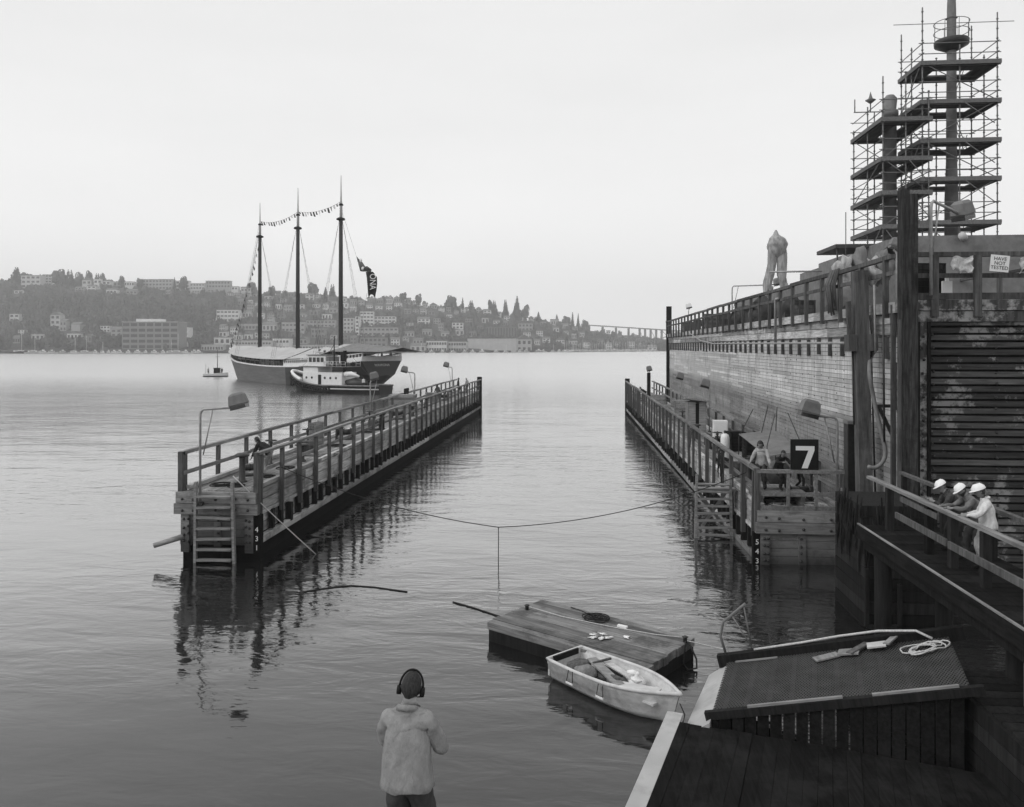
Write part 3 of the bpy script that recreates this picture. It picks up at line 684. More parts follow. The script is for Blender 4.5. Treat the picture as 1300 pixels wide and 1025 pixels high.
    for f in Fs:
        c = sum((V[i] for i in f), Vector()) / len(f); a, b_, t = near(c); mi = 1
        if a in ('neck', 'jaw', 'skull') or b_ in ('jaw',): mi = 0
        elif a == 'collar' and b_ == 'neck': mi = 0 if t > .55 else 1
        elif a.startswith('wr'): mi = 0
        elif a.startswith('el'): mi = 0 if (t > .85 or (short and t > .05)) else 1
        elif a.startswith('hi') or a.startswith('kn') or b_.startswith('hi'): mi = 2
        elif a.startswith('an'): mi = 4
        elif a == 'pelvis' and (c - J['pelvis']).dot(tup) < .06: mi = 2
        mb.f.append(f); mb.t.append(.5); mb.m.append(mi); mb.sm.append(True)
    mb.v = [tuple(Vector(v) + mnoise.noise_vector(Vector(v) * 9 + Vector((loc[0], 0, 0))) * (.020 if v[2] < (neck.z - .03) else .003) + mnoise.noise_vector(Vector((v[0] * 5, v[1] * 5, v[2] * 22))) * (.007 if v[2] < (neck.z - .03) else 0)) for v in mb.v]
    if fingers:
        for k, s in (('l', -1), ('r', 1)):
            w0, h0 = J['wr' + k], J['ha' + k]; d = (h0 - w0).normalized(); sd_ = d.cross(Vector((0, 0, 1)));
            sd_ = sd_.normalized() if sd_.length > .1 else Vector((1, 0, 0)); dn = Vector((0, 0, -1)) if abs(d.z) < .8 else Vector((0, 1, 0))
            for q in range(4):
                b0 = h0 + sd_ * (q - 1.5) * .019; l_ = (.07, .08, .075, .06)[q]
                mb.tube([b0, b0 + d * l_ * .5 + dn * .006, b0 + d * l_ * .85 + dn * .026, b0 + d * l_ * .9 + dn * .04], [.0095, .009, .008, .006], 5, .5, 0)
            th = w0 + d * .03 - sd_ * s * .03; mb.tube([th, th - sd_ * s * .025 + d * .03, th - sd_ * s * .025 + d * .06 + dn * .01], [.012, .01, .008], 5, .5, 0)
    # head: skull, jaw, nose, brow, ears; hair as a thicker, rougher cap of the same surface
    axh = fw.cross(hd).normalized(); c0 = J['skull']; nu, nv = 28, 20; hv = []; hf = []; hm = []
    for i in range(nv + 1):
        ph = math.pi * i / nv
        for k in range(nu):
            a = 2 * math.pi * k / nu; x, y, z = math.sin(ph) * math.cos(a), math.sin(ph) * math.sin(a), math.cos(ph)
            rx, ry, rz_ = .076, .097, .115
            jaw = max(0, -z - .15); px_, py_, pz_ = x * rx * (1 - .38 * jaw), y * ry * (1 - .22 * jaw * (1 if y < 0 else .35)), z * rz_ * (1.08 if z < 0 else .98)
            if y > .3 and z < -.6: py_ += .010
            front = max(0, y) ** 6 * max(0, 1 - abs(x) * 4.0)
            if -.42 < z < .08: py_ += .022 * front * (1 - abs(z + .25) / .36 if abs(z + .25) < .36 else 0) * 1.2
            if y > .6 and .12 < z < .3: py_ += .005
            if y > .6 and .0 < z < .12 and .2 < abs(x) < .55: py_ -= .007
            if abs(x) > .9 and -.35 < z < .12 and -.35 < y < .15: px_ *= 1.13
            isair = (z > .42 - .25 * max(0, -y) if y > .1 else (z > -.55 + .25 * max(0, y + .3) or (y < -.5 and z > -.8)))
            if hat and y > 0: isair = z > .5
            if abs(x) > .93 and -.4 < z < .0 and y > -.25: isair = False
            if beard and z < -.38 and y > -.2: isair = True
            if isair:
                k_ = 1.07 + .05 * mnoise.noise(Vector((x * 4, y * 4, z * 4))) + .02 * math.sin(a * 9 + z * 5); px_ *= k_; py_ *= k_; pz_ *= (k_ if z > 0 else 1)
            hv.append(c0 + axh * px_ + fw * py_ + hd * pz_); hm.append(isair)
    o_ = len(mb.v); mb.v += [tuple(v) for v in hv]
    for i in range(nv):
        for k in range(nu):
            q4 = [i * nu + k, i * nu + (k + 1) % nu, (i + 1) * nu + (k + 1) % nu, (i + 1) * nu + k]
            mb.f.append([o_ + v for v in q4]); mb.t.append(.5); mb.m.append(3 if sum(hm[v] for v in q4) >= 2 else 0); mb.sm.append(True)
    # loose shirt hem over the waistband and a collar
    hm_ = []
    for q_, (h_, rx, ry) in enumerate(((.42, .10, .075), (.37, .142, .10), (.32, .160, .115), (.26, .166, .122), (.20, .166, .124), (.14, .168, .127), (.08, .174, .132), (.02, .180, .138), (-.04, .186, .144), (-.09, .19, .148), (-.095, .18, .14))):
        rx *= bulk; ry *= bulk; hm_.append([T(rx * math.cos(2 * math.pi * i / 28) * (1 + .13 * mnoise.noise(Vector((i * .8, q_ * .3 + i * .15, loc[0])))), ry * math.sin(2 * math.pi * i / 28) * (1 + .15 * mnoise.noise(Vector((i * .7, q_ * .4 - i * .1, loc[0] + 5.0)))), h_ + .01 * math.sin(i * .9) * (q_ > 8)) for i in range(28)])
    MB().grid(hm_, .5, closed=True).build('shirt_hem', shirt, o)
    MB().tube([T(.072 * math.cos(2 * math.pi * i / 16), .005 + .068 * math.sin(2 * math.pi * i / 16), .50 - .02 * math.sin(2 * math.pi * i / 16)) for i in range(16)], .026, 6, .5, closed=True).build('collar', shirt, o)
    for s in (-1, 1):
        e = MB()
        c = J['skull'] + fw * .084 + hd * .006 + hd.cross(fw) * s * .031; e.blob(c, (.012, .010, .007), 1, 0, 0, .5); e.build('eye', black, o)
    mb.build('body', [skin, shirt, pants, hairm, shoe], o)
    ax = hd.cross(fw).normalized()
    M_ = Matrix((ax, fw, hd)).transposed().to_4x4(); M_.translation = J['skull']
    if hat:
        m = MB(); m.lathe([(.112, .035), (.118, .04), (.115, .06), (.106, .09), (.084, .125), (.048, .142), (.012, .147)], n=18, tone=.5, sy=1.12)
        m.lathe([(.135, .03), (.140, .036), (.11, .045)], c=(0, .03, 0), n=18, tone=.5, sy=1.15); m.tube([(0, -.12, .07), (0, -.06, .138), (0, .06, .14), (0, .13, .07)], .014, 5, .5)
        m.v = [tuple(M_ @ Vector(v)) for v in m.v]; m.build('hard_hat', hatm, o)
    if headset:
        m = MB(); m.tube([(.096 * math.cos(a), 0, -.0 + .132 * math.sin(a)) for a in [math.pi * i / 12 for i in range(13)]], .009, 6, .5)
        for s in (-1, 1): m.tube([(s * .078, 0, -.03), (s * .112, 0, -.03)], .036, 10, .5)
        m.tube([(-.11, .0, -.04), (-.10, .07, -.07), (-.05, .115, -.08)], .006, 5, .5)
        m.v = [tuple(M_ @ Vector(v)) for v in m.v]; m.build('headset', black, o)
    if sc != 1: o.scale = (sc, sc, sc)
    return o
# ================================================================= DOCK FINGERS
bolt_me = MB().lathe([(.05, -.0), (.05, .02), (.03, .035), (.03, .05), (.006, .055)], n=8, tone=.5).mesh('bolt', iron)
def finger(loc, rot, s, W_, Ln, name_label, marks, post_h=3.75, seed=1):
    rd = random.Random(seed)
    o = empty('dock_finger', loc, name_label, 'dock'); o.rotation_euler = rot
    X = lambda x: s * x
    h = MB(); h.bb(X(.2), X(W_ - .2), .25, Ln - .1, -1.5, 1.6, .5); h.bb(X(.06), X(W_ - .06), .12, Ln, -1.5, .5, .5); h.build('hull', tar, o)
    def boards(mb, x, y0, y1, z0, z1, th, seg=(4, 7)):
        y = y0
        while y < y1 - .01:
            l_ = min(rd.uniform(*seg), y1 - y); l_ = y1 - y if y1 - y - l_ < 1 else l_
            j_ = rd.uniform(-.012, .012); mb.bb(X(x - th / 2 + j_), X(x + th / 2 + j_), y + .01, y + l_ - .01, z0 + .008, z1 - .008, rd.random()); y += l_
    for side, x0, sg in (('inner', .06, 1), ('outer', W_ - .06, -1)):
        m = MB(); e = x0
        boards(m, e - .05 * sg, 0, Ln, .52, .78, .22); boards(m, e + .12 * sg, .1, Ln, .80, 1.14, .08); boards(m, e + .12 * sg, .1, Ln, 1.16, 1.5, .08)
        boards(m, e - .01 * sg, 0, Ln, 1.52, 1.66, .16); boards(m, e, 0, Ln, 1.67, 2.04, .1); boards(m, e + .004, 0, Ln, 2.06, 2.42, .1)
        m.build('side_planking', w_side, o)
    m = MB(); nb = int((W_ - .1) / .26)
    for i in range(nb):
        x = .08 + (W_ - .16) * (i + .5) / nb; boards(m, x, .05, Ln - .05, 2.4, 2.47 + rd.uniform(-.01, .01), (W_ - .16) / nb - .02, (3, 6))
    for p in m.v: pass
    m.build('deck', w_deck, o)
    m = MB()
    boards(m, .12, .2, Ln - .2, 2.47, 2.62, .18, (5, 9)); boards(m, W_ - .12, .2, Ln - .2, 2.47, 2.62, .18, (5, 9)); m.build('deck_curb', w_side, o)
    # posts
    pi = MB().box((0, 0, 0), (.13, .14, 1), tone=.5).mesh('post', w_post)
    po = MB().box((0, 0, 0), (.13, .15, 1), tone=.5).mesh('post', w_post)
    ys = [.35 + i * 1.9 for i in range(int((Ln - .5) / 1.9) + 1)]
    for y in ys:
        lo = 1.25 + rd.uniform(-.1, .25); hh_ = post_h + rd.uniform(-.03, .09); q_ = put('post', pi, o, (X(-.12) + rd.uniform(-.02, .02), y + rd.uniform(-.12, .12), (lo + hh_) / 2), (rd.uniform(-.035, .035), rd.uniform(-.02, .02), rd.uniform(-.1, .1)), (rd.uniform(.85, 1.25), rd.uniform(.8, 1.2), hh_ - lo))
    for y in [.2 + i * 2.62 for i in range(int((Ln - .4) / 2.62) + 1)]:
        put('post', po, o, (X(W_ + .03), y, (2.0 + post_h) / 2), (rd.uniform(-.02, .02), rd.uniform(-.015, .015), 0), (1, 1, post_h - 2.0))
    def rail(x, z, w_, h_, y0=-.05, y1=Ln):
        m = MB(); y = y0
        while y < y1 - .1:
            l_ = min(rd.uniform(4.5, 6.5), y1 - y); m.beam((X(x), y, z + rd.uniform(-.025, .025)), (X(x), y + l_, z + rd.uniform(-.025, .025)), w_, h_, rd.random()); y += l_
        m.build('handrail', w_rail, o)
    rail(-.12, post_h + .05, .2, .09); rail(-.03, post_h - .62, .05, .13, 1.0); rail(W_ + .03, post_h + .06, .18, .12); rail(W_ - .05, post_h - .65, .06, .14)
    st = MB().box((0, 0, 0), (.2, .2, .72), tone=.5).mesh('stud', w_dark)
    for i in range(int(Ln / .95)):
        put('stud', st, o, (X(-.02), .5 + i * .95 + rd.uniform(-.08, .08), 1.14 + rd.uniform(-.06, .06)), (rd.uniform(-.04, .04), 0, 0), (rd.uniform(.8, 1.1), rd.uniform(.6, 1.1), 1))
    # near end
    m = MB(); m.bb(X(-.18), X(W_ + .22), -.22, .02, 1.66, 2.03, .5); m.bb(X(-.12), X(W_ + .16), -.2, .02, 2.05, 2.44, .9); m.build('end_beam', w_end, o)
    m = MB()
    for k in range(4): m.bb(X(.1), X(W_ - .1), -.02, .12, .55 + k * .28, .55 + k * .28 + .265, rd.random())
    m.bb(X(.0), X(.3), -.14, .1, .3, 1.65, .3); m.bb(X(W_ - .3), X(W_), -.14, .1, .3, 1.65, .7); m.bb(X(W_ * .5 - .12), X(W_ * .5 + .12), -.10, .1, .5, 1.65, .5)
    m.bb(X(.02), X(W_ - .02), -.01, .15, -.8, .5, .0, 1); m.build('end_planking', [w_end, tar], o)
    for x in (.12, .25, W_ * .5 - .06, W_ - .28, W_ - .12):
        for z in (.7, .95, 1.2, 1.45): put('bolt', bolt_me, o, (X(x), -.145, z + rd.uniform(-.04, .04)), (R(90), 0, 0))
    for x in (.15, .6, W_ * .5, W_ - .5, W_ - .1):
        for z in (1.8, 2.2): put('bolt', bolt_me, o, (X(x), -.225, z + rd.uniform(-.04, .04)), (R(90), 0, 0))
    # far end post and corner posts of the near end
    MB().bb(X(-.2), X(.3), Ln - .25, Ln + .25, -1, post_h + .35, .5).build('corner_post', w_dark, o)
    for x in (-.1, W_ + .03): MB().bb(X(x - .09), X(x + .09), -.12, .08, 1.7, post_h + .1, .5).build('corner_post', w_post, o)
    # dark strip with the draught marks at the inner corner
    MB().bb(X(-.24), X(.02), -.06, .2, -.9, 1.64, .3).build('draught_board', tar, o)
    for (c_, z) in marks:
        M_ = Matrix.Translation((X(-.11), -.075, z)) @ Matrix.Rotation(R(90), 4, 'X'); MB().text(c_, .26, M_, .004).build('draught_mark', plainwhite, o)
    return o
LF = finger((-11.5, 27.0, 0), (0, 0, 0), -1, 2.65, 62.8, 'low timber dock finger with a railing on both sides, left of the open water', (('4', 1.12), ('3', .80), ('1', .48)), seed=1)
RF = finger((6.25, 28.2, -.55), (R(.32), 0, R(.93)), 1, 2.85, 62.0, 'low timber dock finger running along the foot of the tall wooden wall', (('5', 1.32), ('4', .99), ('3', .66)), post_h=3.8, seed=2)
bpy.context.view_layer.update()
def rf(x, y, z): return RF.matrix_world @ Vector((x, y, z))
def lf(x, y, z): return Vector((-11.5 - x, 27 + y, z))
# end rails of the left finger (open) and the right finger (three bars over the end beam)
m = MB(); m.beam((-.15, -.05, 3.8), (3.0, -.05, 3.8), .16, .12, .6); m.beam((-.1, -.05, 3.0), (2.9, -.05, 3.0), .06, .14, .5); m.beam((-.1, -.05, 2.52), (2.9, -.05, 2.52), .1, .14, .5); m.build('end_rail', w_rail, RF)
for x in (.95, 1.9): MB().bb(x - .05, x + .05, -.1, 0, 1.9, 3.75, .5).build('end_post', w_rail, RF)

def ladder(loc, rz, w_, z0, z1, n, label, lean=.0):
    o = empty('dock_ladder', loc, label, 'ladder', None, rz)
    for s in (-1, 1): MB().beam((s * w_ / 2, lean * (z1), z1), (s * (w_ / 2 + .06), lean * z0, z0), .09, .14, .6).build('stile', w_step, o)
    me = MB().box((0, 0, 0), (w_ - .06, .24, .06), tone=.5).mesh('rung', w_step)
    for i in range(n):
        z = z0 + (z1 - z0) * (i + 1.2) / (n + 1.6); put('rung', me, o, (0, lean * z - .02, z), (0, random.uniform(-.035, .035), 0))
    return o
ladder((-12.78, 26.62, 0), 0, 1.32, -.7, 2.85, 8, 'wide timber ladder on the near end of the left dock finger', -.02)
la = ladder(tuple(rf(-.95, 3.6, .55).xy) + (0,), 0, 1.3, -.5, 2.55, 9, 'wide timber ladder on the water side of the right dock finger', -.03)
p = rf(-.95, 3.9, 2.25); MB().bb(-.68, .9, .02, .5, 1.86, 1.95, .5).build('landing', w_step, la)
MB().beam((-.55, .1, 1.8), (.4, .25, .5), .06, .12, .5).beam((.5, .1, 1.8), (-.4, .25, .4), .06, .12, .5).build('brace', w_step, la)

def flood_lamp(loc, rz, hgt, arm, label, big=1.0, flip=False, strut=True, headmat=None, drop=0):
    """steel pole bent over towards +x (local), lamp box above the arm tip"""
    o = empty('floodlight', loc, label, 'lamp', 'floodlights along the dock', rz)
    r = .045; pts = [(0, 0, 0), (0, 0, hgt - .2), (.03, 0, hgt - .08), (.12, 0, hgt), (arm * .6, 0, hgt + .05 - drop * .5), (arm, 0, hgt + .10 - drop)]
    MB().tube(pts, r, 8, .6).build('pole', steel, o)
    if strut: MB().tube([(.45, 0, hgt + .02), (.1, .02, hgt - 1.6)], .025, 6, .6).build('strut', steel, o)
    h = MB(); b_ = big; x = arm + .0; z = hgt + .16 - drop
    vs = []
    for (zz, sx, sy) in ((0, .27, .2), (.05, .3, .22), (.36, .25, .18), (.44, .17, .12)):
        for a, c in ((-1, -1), (1, -1), (1, 1), (-1, 1)): vs.append((x - .05 + a * sx * b_, c * sy * b_, z + zz * b_))
    fs = [(3, 2, 1, 0), (12, 13, 14, 15)] + [(4 * k + i, 4 * k + (i + 1) % 4, 4 * k + 4 + (i + 1) % 4, 4 * k + 4 + i) for k in range(3) for i in range(4)]
    m4 = Matrix.Translation((x, 0, z)) @ Matrix.Rotation(R(-14), 4, 'Y') @ Matrix.Translation((-x, 0, -z)); vs = [m4 @ Vector(v) for v in vs]
    h.add(vs, fs, .5); hh = h.build('lamp_head', headmat or grey, o)
    vs2 = [m4 @ Vector((x - .05 + a * .28 * b_, c * .205 * b_, z + dz)) for dz in (-.13 * b_, -.003) for a, c in ((-1, -1), (1, -1), (1, 1), (-1, 1))]
    MB().add(vs2, [(3, 2, 1, 0), (4, 5, 6, 7)] + [(i, (i + 1) % 4, 4 + (i + 1) % 4, 4 + i) for i in range(4)], .5).build('lens', glassd, hh)
    MB().bb(-.1, .1, -.1, .1, 0, .12, .5).build('base', iron, o)
    return o
flood_lamp((-13.36, 26.72, 2.0), R(5), 3.38, 1.42, 'floodlight on a bent pole at the near end of the left finger')
flood_lamp(lf(2.6, 25.0, 2.4), R(20), 2.9, .35, 'floodlight left of the open boat stern, second along the left finger')
flood_lamp(lf(2.6, 39.3, 2.4), R(190), 2.95, .95, 'floodlight just right of the schooner stern, third along the left finger')
flood_lamp(lf(2.6, 59.0, 2.4), R(175), 2.9, .75, 'farthest floodlight of the left finger, near the two men')
flood_lamp(rf(2.75, .35, 2.4), R(183), 3.25, 1.05, 'large floodlight on a bent pole beside the number seven board', 1.1)
flood_lamp(rf(2.5, 24.0, 2.4), R(180), 2.9, .35, 'floodlight next to the white locker on the right finger')
flood_lamp(rf(2.5, 36.5, 2.4), R(180), 2.85, .2, 'floodlight beyond the hut against the wooden wall', strut=False)
fl = flood_lamp(rf(2.0, 57.5, 2.4), 0, 2.75, .12, 'floodlight at the far end of the right finger on a thick dark post', strut=False)
MB().bb(-.18, .18, -.18, .18, 0, 2.6, .5).build('timber_post', w_dark, fl)

# number board
nb = empty('number_board', rf(1.5, -.05, 3.74), 'black board with a white figure 7 on the end railing of the right finger', 'sign')
MB().bb(-.47, .47, -.03, .03, 0, 1.18, .5).build('board', black, nb)
M_ = Matrix.Translation((.0, -.036, .6)) @ Matrix.Rotation(R(90), 4, 'X')
MB().add([(x, -.044, z) for x, z in ((-.3, .95), (.33, .95), (.33, .80), (.10, .18), (-.10, .18), (.13, .80), (-.3, .80))] + [(x, -.030, z) for x, z in ((-.3, .95), (.33, .95), (.33, .80), (.10, .18), (-.10, .18), (.13, .80), (-.3, .80))],
         [(0, 6, 5, 4, 3, 2, 1)[::-1]] + [(i, (i + 1) % 7, 7 + (i + 1) % 7, 7 + i) for i in range(7)], .5).build('figure', plainwhite, nb)

# ---------------------------------------------------------------- deck furniture
def bollard(loc, label, h=.95, r=.13, group='bollards on the dock decks'):
    o = empty('bollard', loc, label, 'bollard', group)
    MB().lathe([(r * 1.6, 0), (r * 1.5, .06), (r, .1), (r * .9, h * .8), (r * 1.0, h * .88)], n=12, tone=.4).build('shaft', iron, o)
    MB().lathe([(r * 1.0, h * .88), (r * 2.2, h * .9), (r * 2.3, h * .95), (r * 1.6, h), (.02, h * 1.02)], n=12, tone=.7).build('cap', iron, o)
def coil(loc, label, r=.32, m_=drope, turns=5, name='rope_coil', flat=False, rz=0, rs_=.016, messy=.12):
    rd = random.Random(hash(label) % 1000 if False else len(label)); P = []
    for i in range(turns * 16):
        a = 2 * math.pi * i / 16; rr = r * (1 + messy * math.sin(a * .37 + rd.random() * .6)) * (1 - .25 * (i / (turns * 16)))
        P.append((rr * math.cos(a) + (messy * r * math.sin(a * .13)), rr * math.sin(a), rs_ + .012 * (i / 16) + .008 * rd.random()))
    o = MB().tube(P, rs_, 5, .5).build(name, m_); o.location = loc; o.rotation_euler = (0, 0, rz); return tag(o, label, 'rope')
def crate(loc, size, label, rz=0, m_=w_deck, lid=True, name='wooden_crate'):
    o = empty(name, loc, label, 'crate', None, rz); sx, sy, sz = size; m = MB(); n = max(3, int(sz / .16))
    for i in range(n):
        for s in (-1, 1):
            m.bb(-sx / 2, sx / 2, s * sy / 2 - .02, s * sy / 2 + .02, sz * i / n + .008, sz * (i + 1) / n - .008); m.bb(s * sx / 2 - .02, s * sx / 2 + .02, -sy / 2 + .021, sy / 2 - .021, sz * i / n + .008, sz * (i + 1) / n - .008)
    for sx_ in (-1, 1):
        for sy_ in (-1, 1): m.bb(sx_ * (sx / 2 - .05) - .04, sx_ * (sx / 2 - .05) + .04, sy_ * (sy / 2 + .035) - .015, sy_ * (sy / 2 + .035) + .015, 0, sz)
    m.build('sides', m_, o)
    if lid:
        l_ = MB(); k = 4
        for i in range(k): l_.bb(-sx / 2 - .03, sx / 2 + .03, -sy / 2 + sy * i / k + .006, -sy / 2 + sy * (i + 1) / k - .006, sz, sz + .035)
        l_.build('lid', m_, o)
    return o
def winch(loc, label, rz=0, s_=1.0):
    o = empty('winch', loc, label, 'winch', 'winches on the dock decks', rz); o.scale = (s_, s_, s_)
    MB().bb(-.45, .45, -.3, .3, 0, .1, .5).build('bed', iron, o)
    for s in (-1, 1): MB().bb(s * .4 - .04, s * .4 + .04, -.25, .25, .1, .62, .5).build('side_frame', iron, o)
    MB().tube([(-.36, 0, .42), (.36, 0, .42)], .16, 12, .5).tube([(-.36, 0, .42), (-.33, 0, .42)], .25, 14, .5).tube([(.33, 0, .42), (.36, 0, .42)], .25, 14, .5).build('drum', iron, o)
    MB().tube([(.44, 0, .42), (.55, 0, .42), (.55, .0, .75), (.7, 0, .75)], .02, 6, .5).build('crank', steel, o)
    MB().tube([(.17 * math.cos(a) * 1, .17 * math.sin(a), .0) for a in [i * .5 for i in range(13)]], .02, 5, .5).build('cable', drope, o).matrix_local = Matrix.Translation((0, 0, .42)) @ Matrix.Rotation(R(90), 4, 'Y')
def valve(loc, label, h=1.0):
    o = empty('valve_stand', loc, label, 'valve', 'valve stands on the dock decks')
    MB().lathe([(.13, 0), (.13, .04), (.05, .08), (.045, h - .1), (.08, h - .05), (.03, h + .12)], n=10, tone=.5).build('stem', iron, o)
    MB().tube([(.24 * math.cos(2 * math.pi * i / 16), .24 * math.sin(2 * math.pi * i / 16), h + .05) for i in range(16)], .02, 6, .5, closed=True).tube([(-.24, 0, h + .05), (.24, 0, h + .05)], .014, 5, .5).tube([(0, -.24, h + .05), (0, .24, h + .05)], .014, 5, .5).build('hand_wheel', iron, o)
bollard(lf(1.25, 1.8, 2.46), 'mushroom topped bollard beside the bending man', 1.1, .12)
bollard(lf(.9, 7.2, 2.46), 'bollard on the left finger beyond the bending man', .8)
bollard(lf(.8, 30, 2.46), 'bollard half way along the left finger', .8)
coil(lf(1.75, 1.1, 2.46), 'dark rope coil at the near end of the left finger', .38)
coil(lf(1.1, .9, 2.46), 'smaller tangled rope heap beside the big coil on the left finger', .24, messy=.35, turns=7)
coil(lf(.9, 5.2, 2.46), 'rope heap on deck right of the bending man', .3, messy=.4)
coil(lf(1.0, 12.6, 2.46), 'rope heap further along the left finger deck', .4, messy=.3)
winch(lf(1.6, 3.3, 2.46), 'dark winch low on deck in front of the bending man', .6, .8)
winch(lf(1.5, 15.5, 2.46), 'winch on the left finger below the second floodlight', .2)
winch(lf(1.4, 47, 2.46), 'winch near the far end of the left finger', .3)
valve(lf(1.9, 6.2, 2.46), 'first valve stand with hand wheel on the left finger')
valve(lf(1.9, 10.8, 2.46), 'second valve stand with hand wheel on the left finger')
valve(lf(1.7, 21.5, 2.46), 'third valve stand with hand wheel on the left finger')
crate(lf(2.3, 33.5, 2.46), (2.0, 1.6, 1.35), 'big plank crate against the rail of the left finger with tools on top', .1)
crate(lf(2.2, 13.0, 2.46), (1.0, .25, 1.2), 'upright pale plank panel on the outer rail of the left finger', 1.4, w_step, False, 'plank_panel')
crate(lf(2.1, 44, 2.46), (.9, .7, .9), 'small crate by the rail beyond the big plank crate')
m = MB(); m.beam((-.6, 0, .08), (1.5, .4, .1), .2, .07, .8); m.beam((-.3, .3, .05), (1.2, -.2, .16), .18, .06, .4); o = m.build('loose_planks', w_step); o.location = lf(1.3, 8.8, 2.47); tag(o, 'two loose planks crossed on the left finger deck', 'planks')
m = MB(); m.tube([(0, 0, 0), (-.75, -.35, .42)], [.12, .1], 10, .5); 
o = MB().tube([(0, 0, 0), (-.95, -.3, -.28)], [.1, .09], 10, .8).build('timber_pole', w_step); o.location = (-14.05, 26.9, .85); tag(o, 'pale round timber sticking out from the outer corner of the left finger', 'pole')
# right finger furniture
hut = empty('deck_hut', rf(1.35, 22.3, 2.46), 'narrow timber hut with a flat lean-to roof on the right finger', 'hut', rz=R(1))
m = MB(); m.bb(-.55, -.5, -.6, .6, 0, 2.1, .5); m.bb(.5, .55, -.6, .6, 0, 2.1, .7); m.bb(-.499, .499, .55, .6, 0, 2.1, .5); m.bb(-.499, -.1, -.6, -.56, 0, 2.1, .9); m.bb(.12, .499, -.6, -.56, 0, 2.1, .95); m.build('wall', w_step, hut)
MB().bb(-.1, .12, -.57, -.54, .05, 2.0, .3).build('door', w_dark, hut)
MB().box((0, -.1, 2.2), (1.6, 1.7, .1), (R(-4), R(7), 0), .5).build('roof', w_deck, hut)
lk = empty('locker', rf(2.2, 18.8, 2.46), 'white steel locker on the right finger just nearer than the hut', 'locker', rz=R(-4))
MB().bb(-.4, .4, -.35, .35, 0, 1.25, .5).build('cabinet', white, lk); MB().bb(-.36, .36, -.37, -.352, .05, 1.2, .5).build('door', white, lk)
tk = empty('gas_cylinder', rf(1.15, 12.0, 2.46), 'white upright tank cylinder by the rail of the right finger', 'tank')
MB().lathe([(.2, 0), (.22, .05), (.22, 1.05), (.18, 1.2), (.06, 1.27)], n=16, tone=.5).build('shell', white, tk); MB().lathe([(.05, 1.25), (.05, 1.36), (.09, 1.38), (.03, 1.42)], n=8, tone=.5).build('valve', iron, tk)
bollard(rf(.85, 5.5, 2.46), 'bollard beside the ladder on the right finger', .9); bollard(rf(1.0, 20.0, 2.46), 'bollard beside the white locker', .9)
winch(rf(1.7, 1.3, 2.46), 'winch behind the end railing of the right finger', .1, 1.0); winch(rf(1.6, 8.4, 2.46), 'winch near the white tank', 1.2)
winch(rf(1.3, 16, 2.46), 'winch between the white tank and the locker', .6)
crate(rf(1.6, 31, 2.46), (1.1, 1.1, 1.5), 'tall barrel shaped crate beyond the hut on the right finger', .1); crate(rf(1.5, 44, 2.46), (1.2, .9, 1.0), 'far crate near the end of the right finger')
coil(rf(.7, 9.3, 2.46), 'rope coil on the rail side left of the white tank', .4, turns=6, rs_=.03); coil(rf(.75, 11.0, 2.5), 'stacked hose coils beside the white tank', .36, turns=8, rs_=.04)
coil(rf(.8, .6, 2.47), 'pale tangled hose heap behind the left end of the end railing', .3, hemp, 5, messy=.4); coil(rf(2.0, .55, 2.47), 'pale hose coil behind the right end of the end railing', .34, hemp, 6, messy=.3, rs_=.022)
valve(rf(2.3, 1.8, 2.46), 'valve stand behind the number seven board'); valve(rf(1.2, 27, 2.46), 'valve stand beyond the hut'); valve(rf(1.2, 14.3, 2.46), 'valve stand right of the white tank'); valve(rf(1.5, 38, 2.46), 'valve stand far along the right finger')
pb = empty('pump_box', rf(.75, 1.1, 2.46), 'dark cylindrical pump behind the end railing', 'pump'); MB().tube([(-.3, 0, .35), (.35, 0, .35)], .2, 14, .5).build('body', iron, pb); MB().bb(-.3, .3, -.18, .18, 0, .16, .5).build('foot', iron, pb)
ap = MB(); ap.beam((-.9, -.9, 0), (.2, .9, .5), .03, 1.5, .6); 
aw = empty('tarp_shelter', rf(2.0, 5.6, 2.46), 'light sheet stretched on rope lines over gear at the wall side of the right finger', 'shelter')
MB().add([(-1.1, 2.2, 1.75), (.6, 2.6, 1.9), (.75, -1.2, 1.45), (-.6, -1.0, 1.2), (-1.1, 2.2, 1.72), (.6, 2.6, 1.87), (.75, -1.2, 1.42), (-.6, -1.0, 1.17)], [(0, 1, 2, 3), (7, 6, 5, 4), (0, 4, 5, 1), (1, 5, 6, 2), (2, 6, 7, 3), (3, 7, 4, 0)], .5).build('sheet', grey, aw)
for (x, y, tx, ty, z) in ((-1.1, 2.2, -.6, 1.6, 2.9), (-.1, 2.4, -.1, 1.0, 3.1), (.75, -1.2, .4, -.3, 2.9), (-.6, -1.0, .0, .2, 2.8), (.6, 2.6, .4, 1.5, 3.0)):
    MB().tube([(x, y, 0), (x, y, 1.6), (tx, ty, z)], .02, 5, .5).build('stay', iron, aw)
cp = empty('air_compressor', rf(1.5, 3.3, 2.46), 'dark machine with rounded cover behind the man at the corner', 'machine'); MB().blob((0, 0, .7), (.45, .6, .6), 2, .06, 2, .5).build('cover', iron, cp); MB().bb(-.4, .4, -.5, .5, 0, .3, .5).build('skid', iron, cp)
for i, (x, y) in enumerate(((2.35, 3.0), (2.4, 9.5), (2.4, 26.5))):
    o = MB().tube([(0, 0, 0), (.1, .3, .5), (-.1, .5, .9), (.1, .8, .3), (0, 1.2, .02), (-.2, 1.9, .02)], .05, 7, .5).build('hose', rubber); o.location = rf(x, y, 2.48)
    tag(o, ('black hose looped up behind the number seven board', 'black hose looped against the wall behind the white tank', 'black hose looped on deck beyond the hut')[i], 'hose')

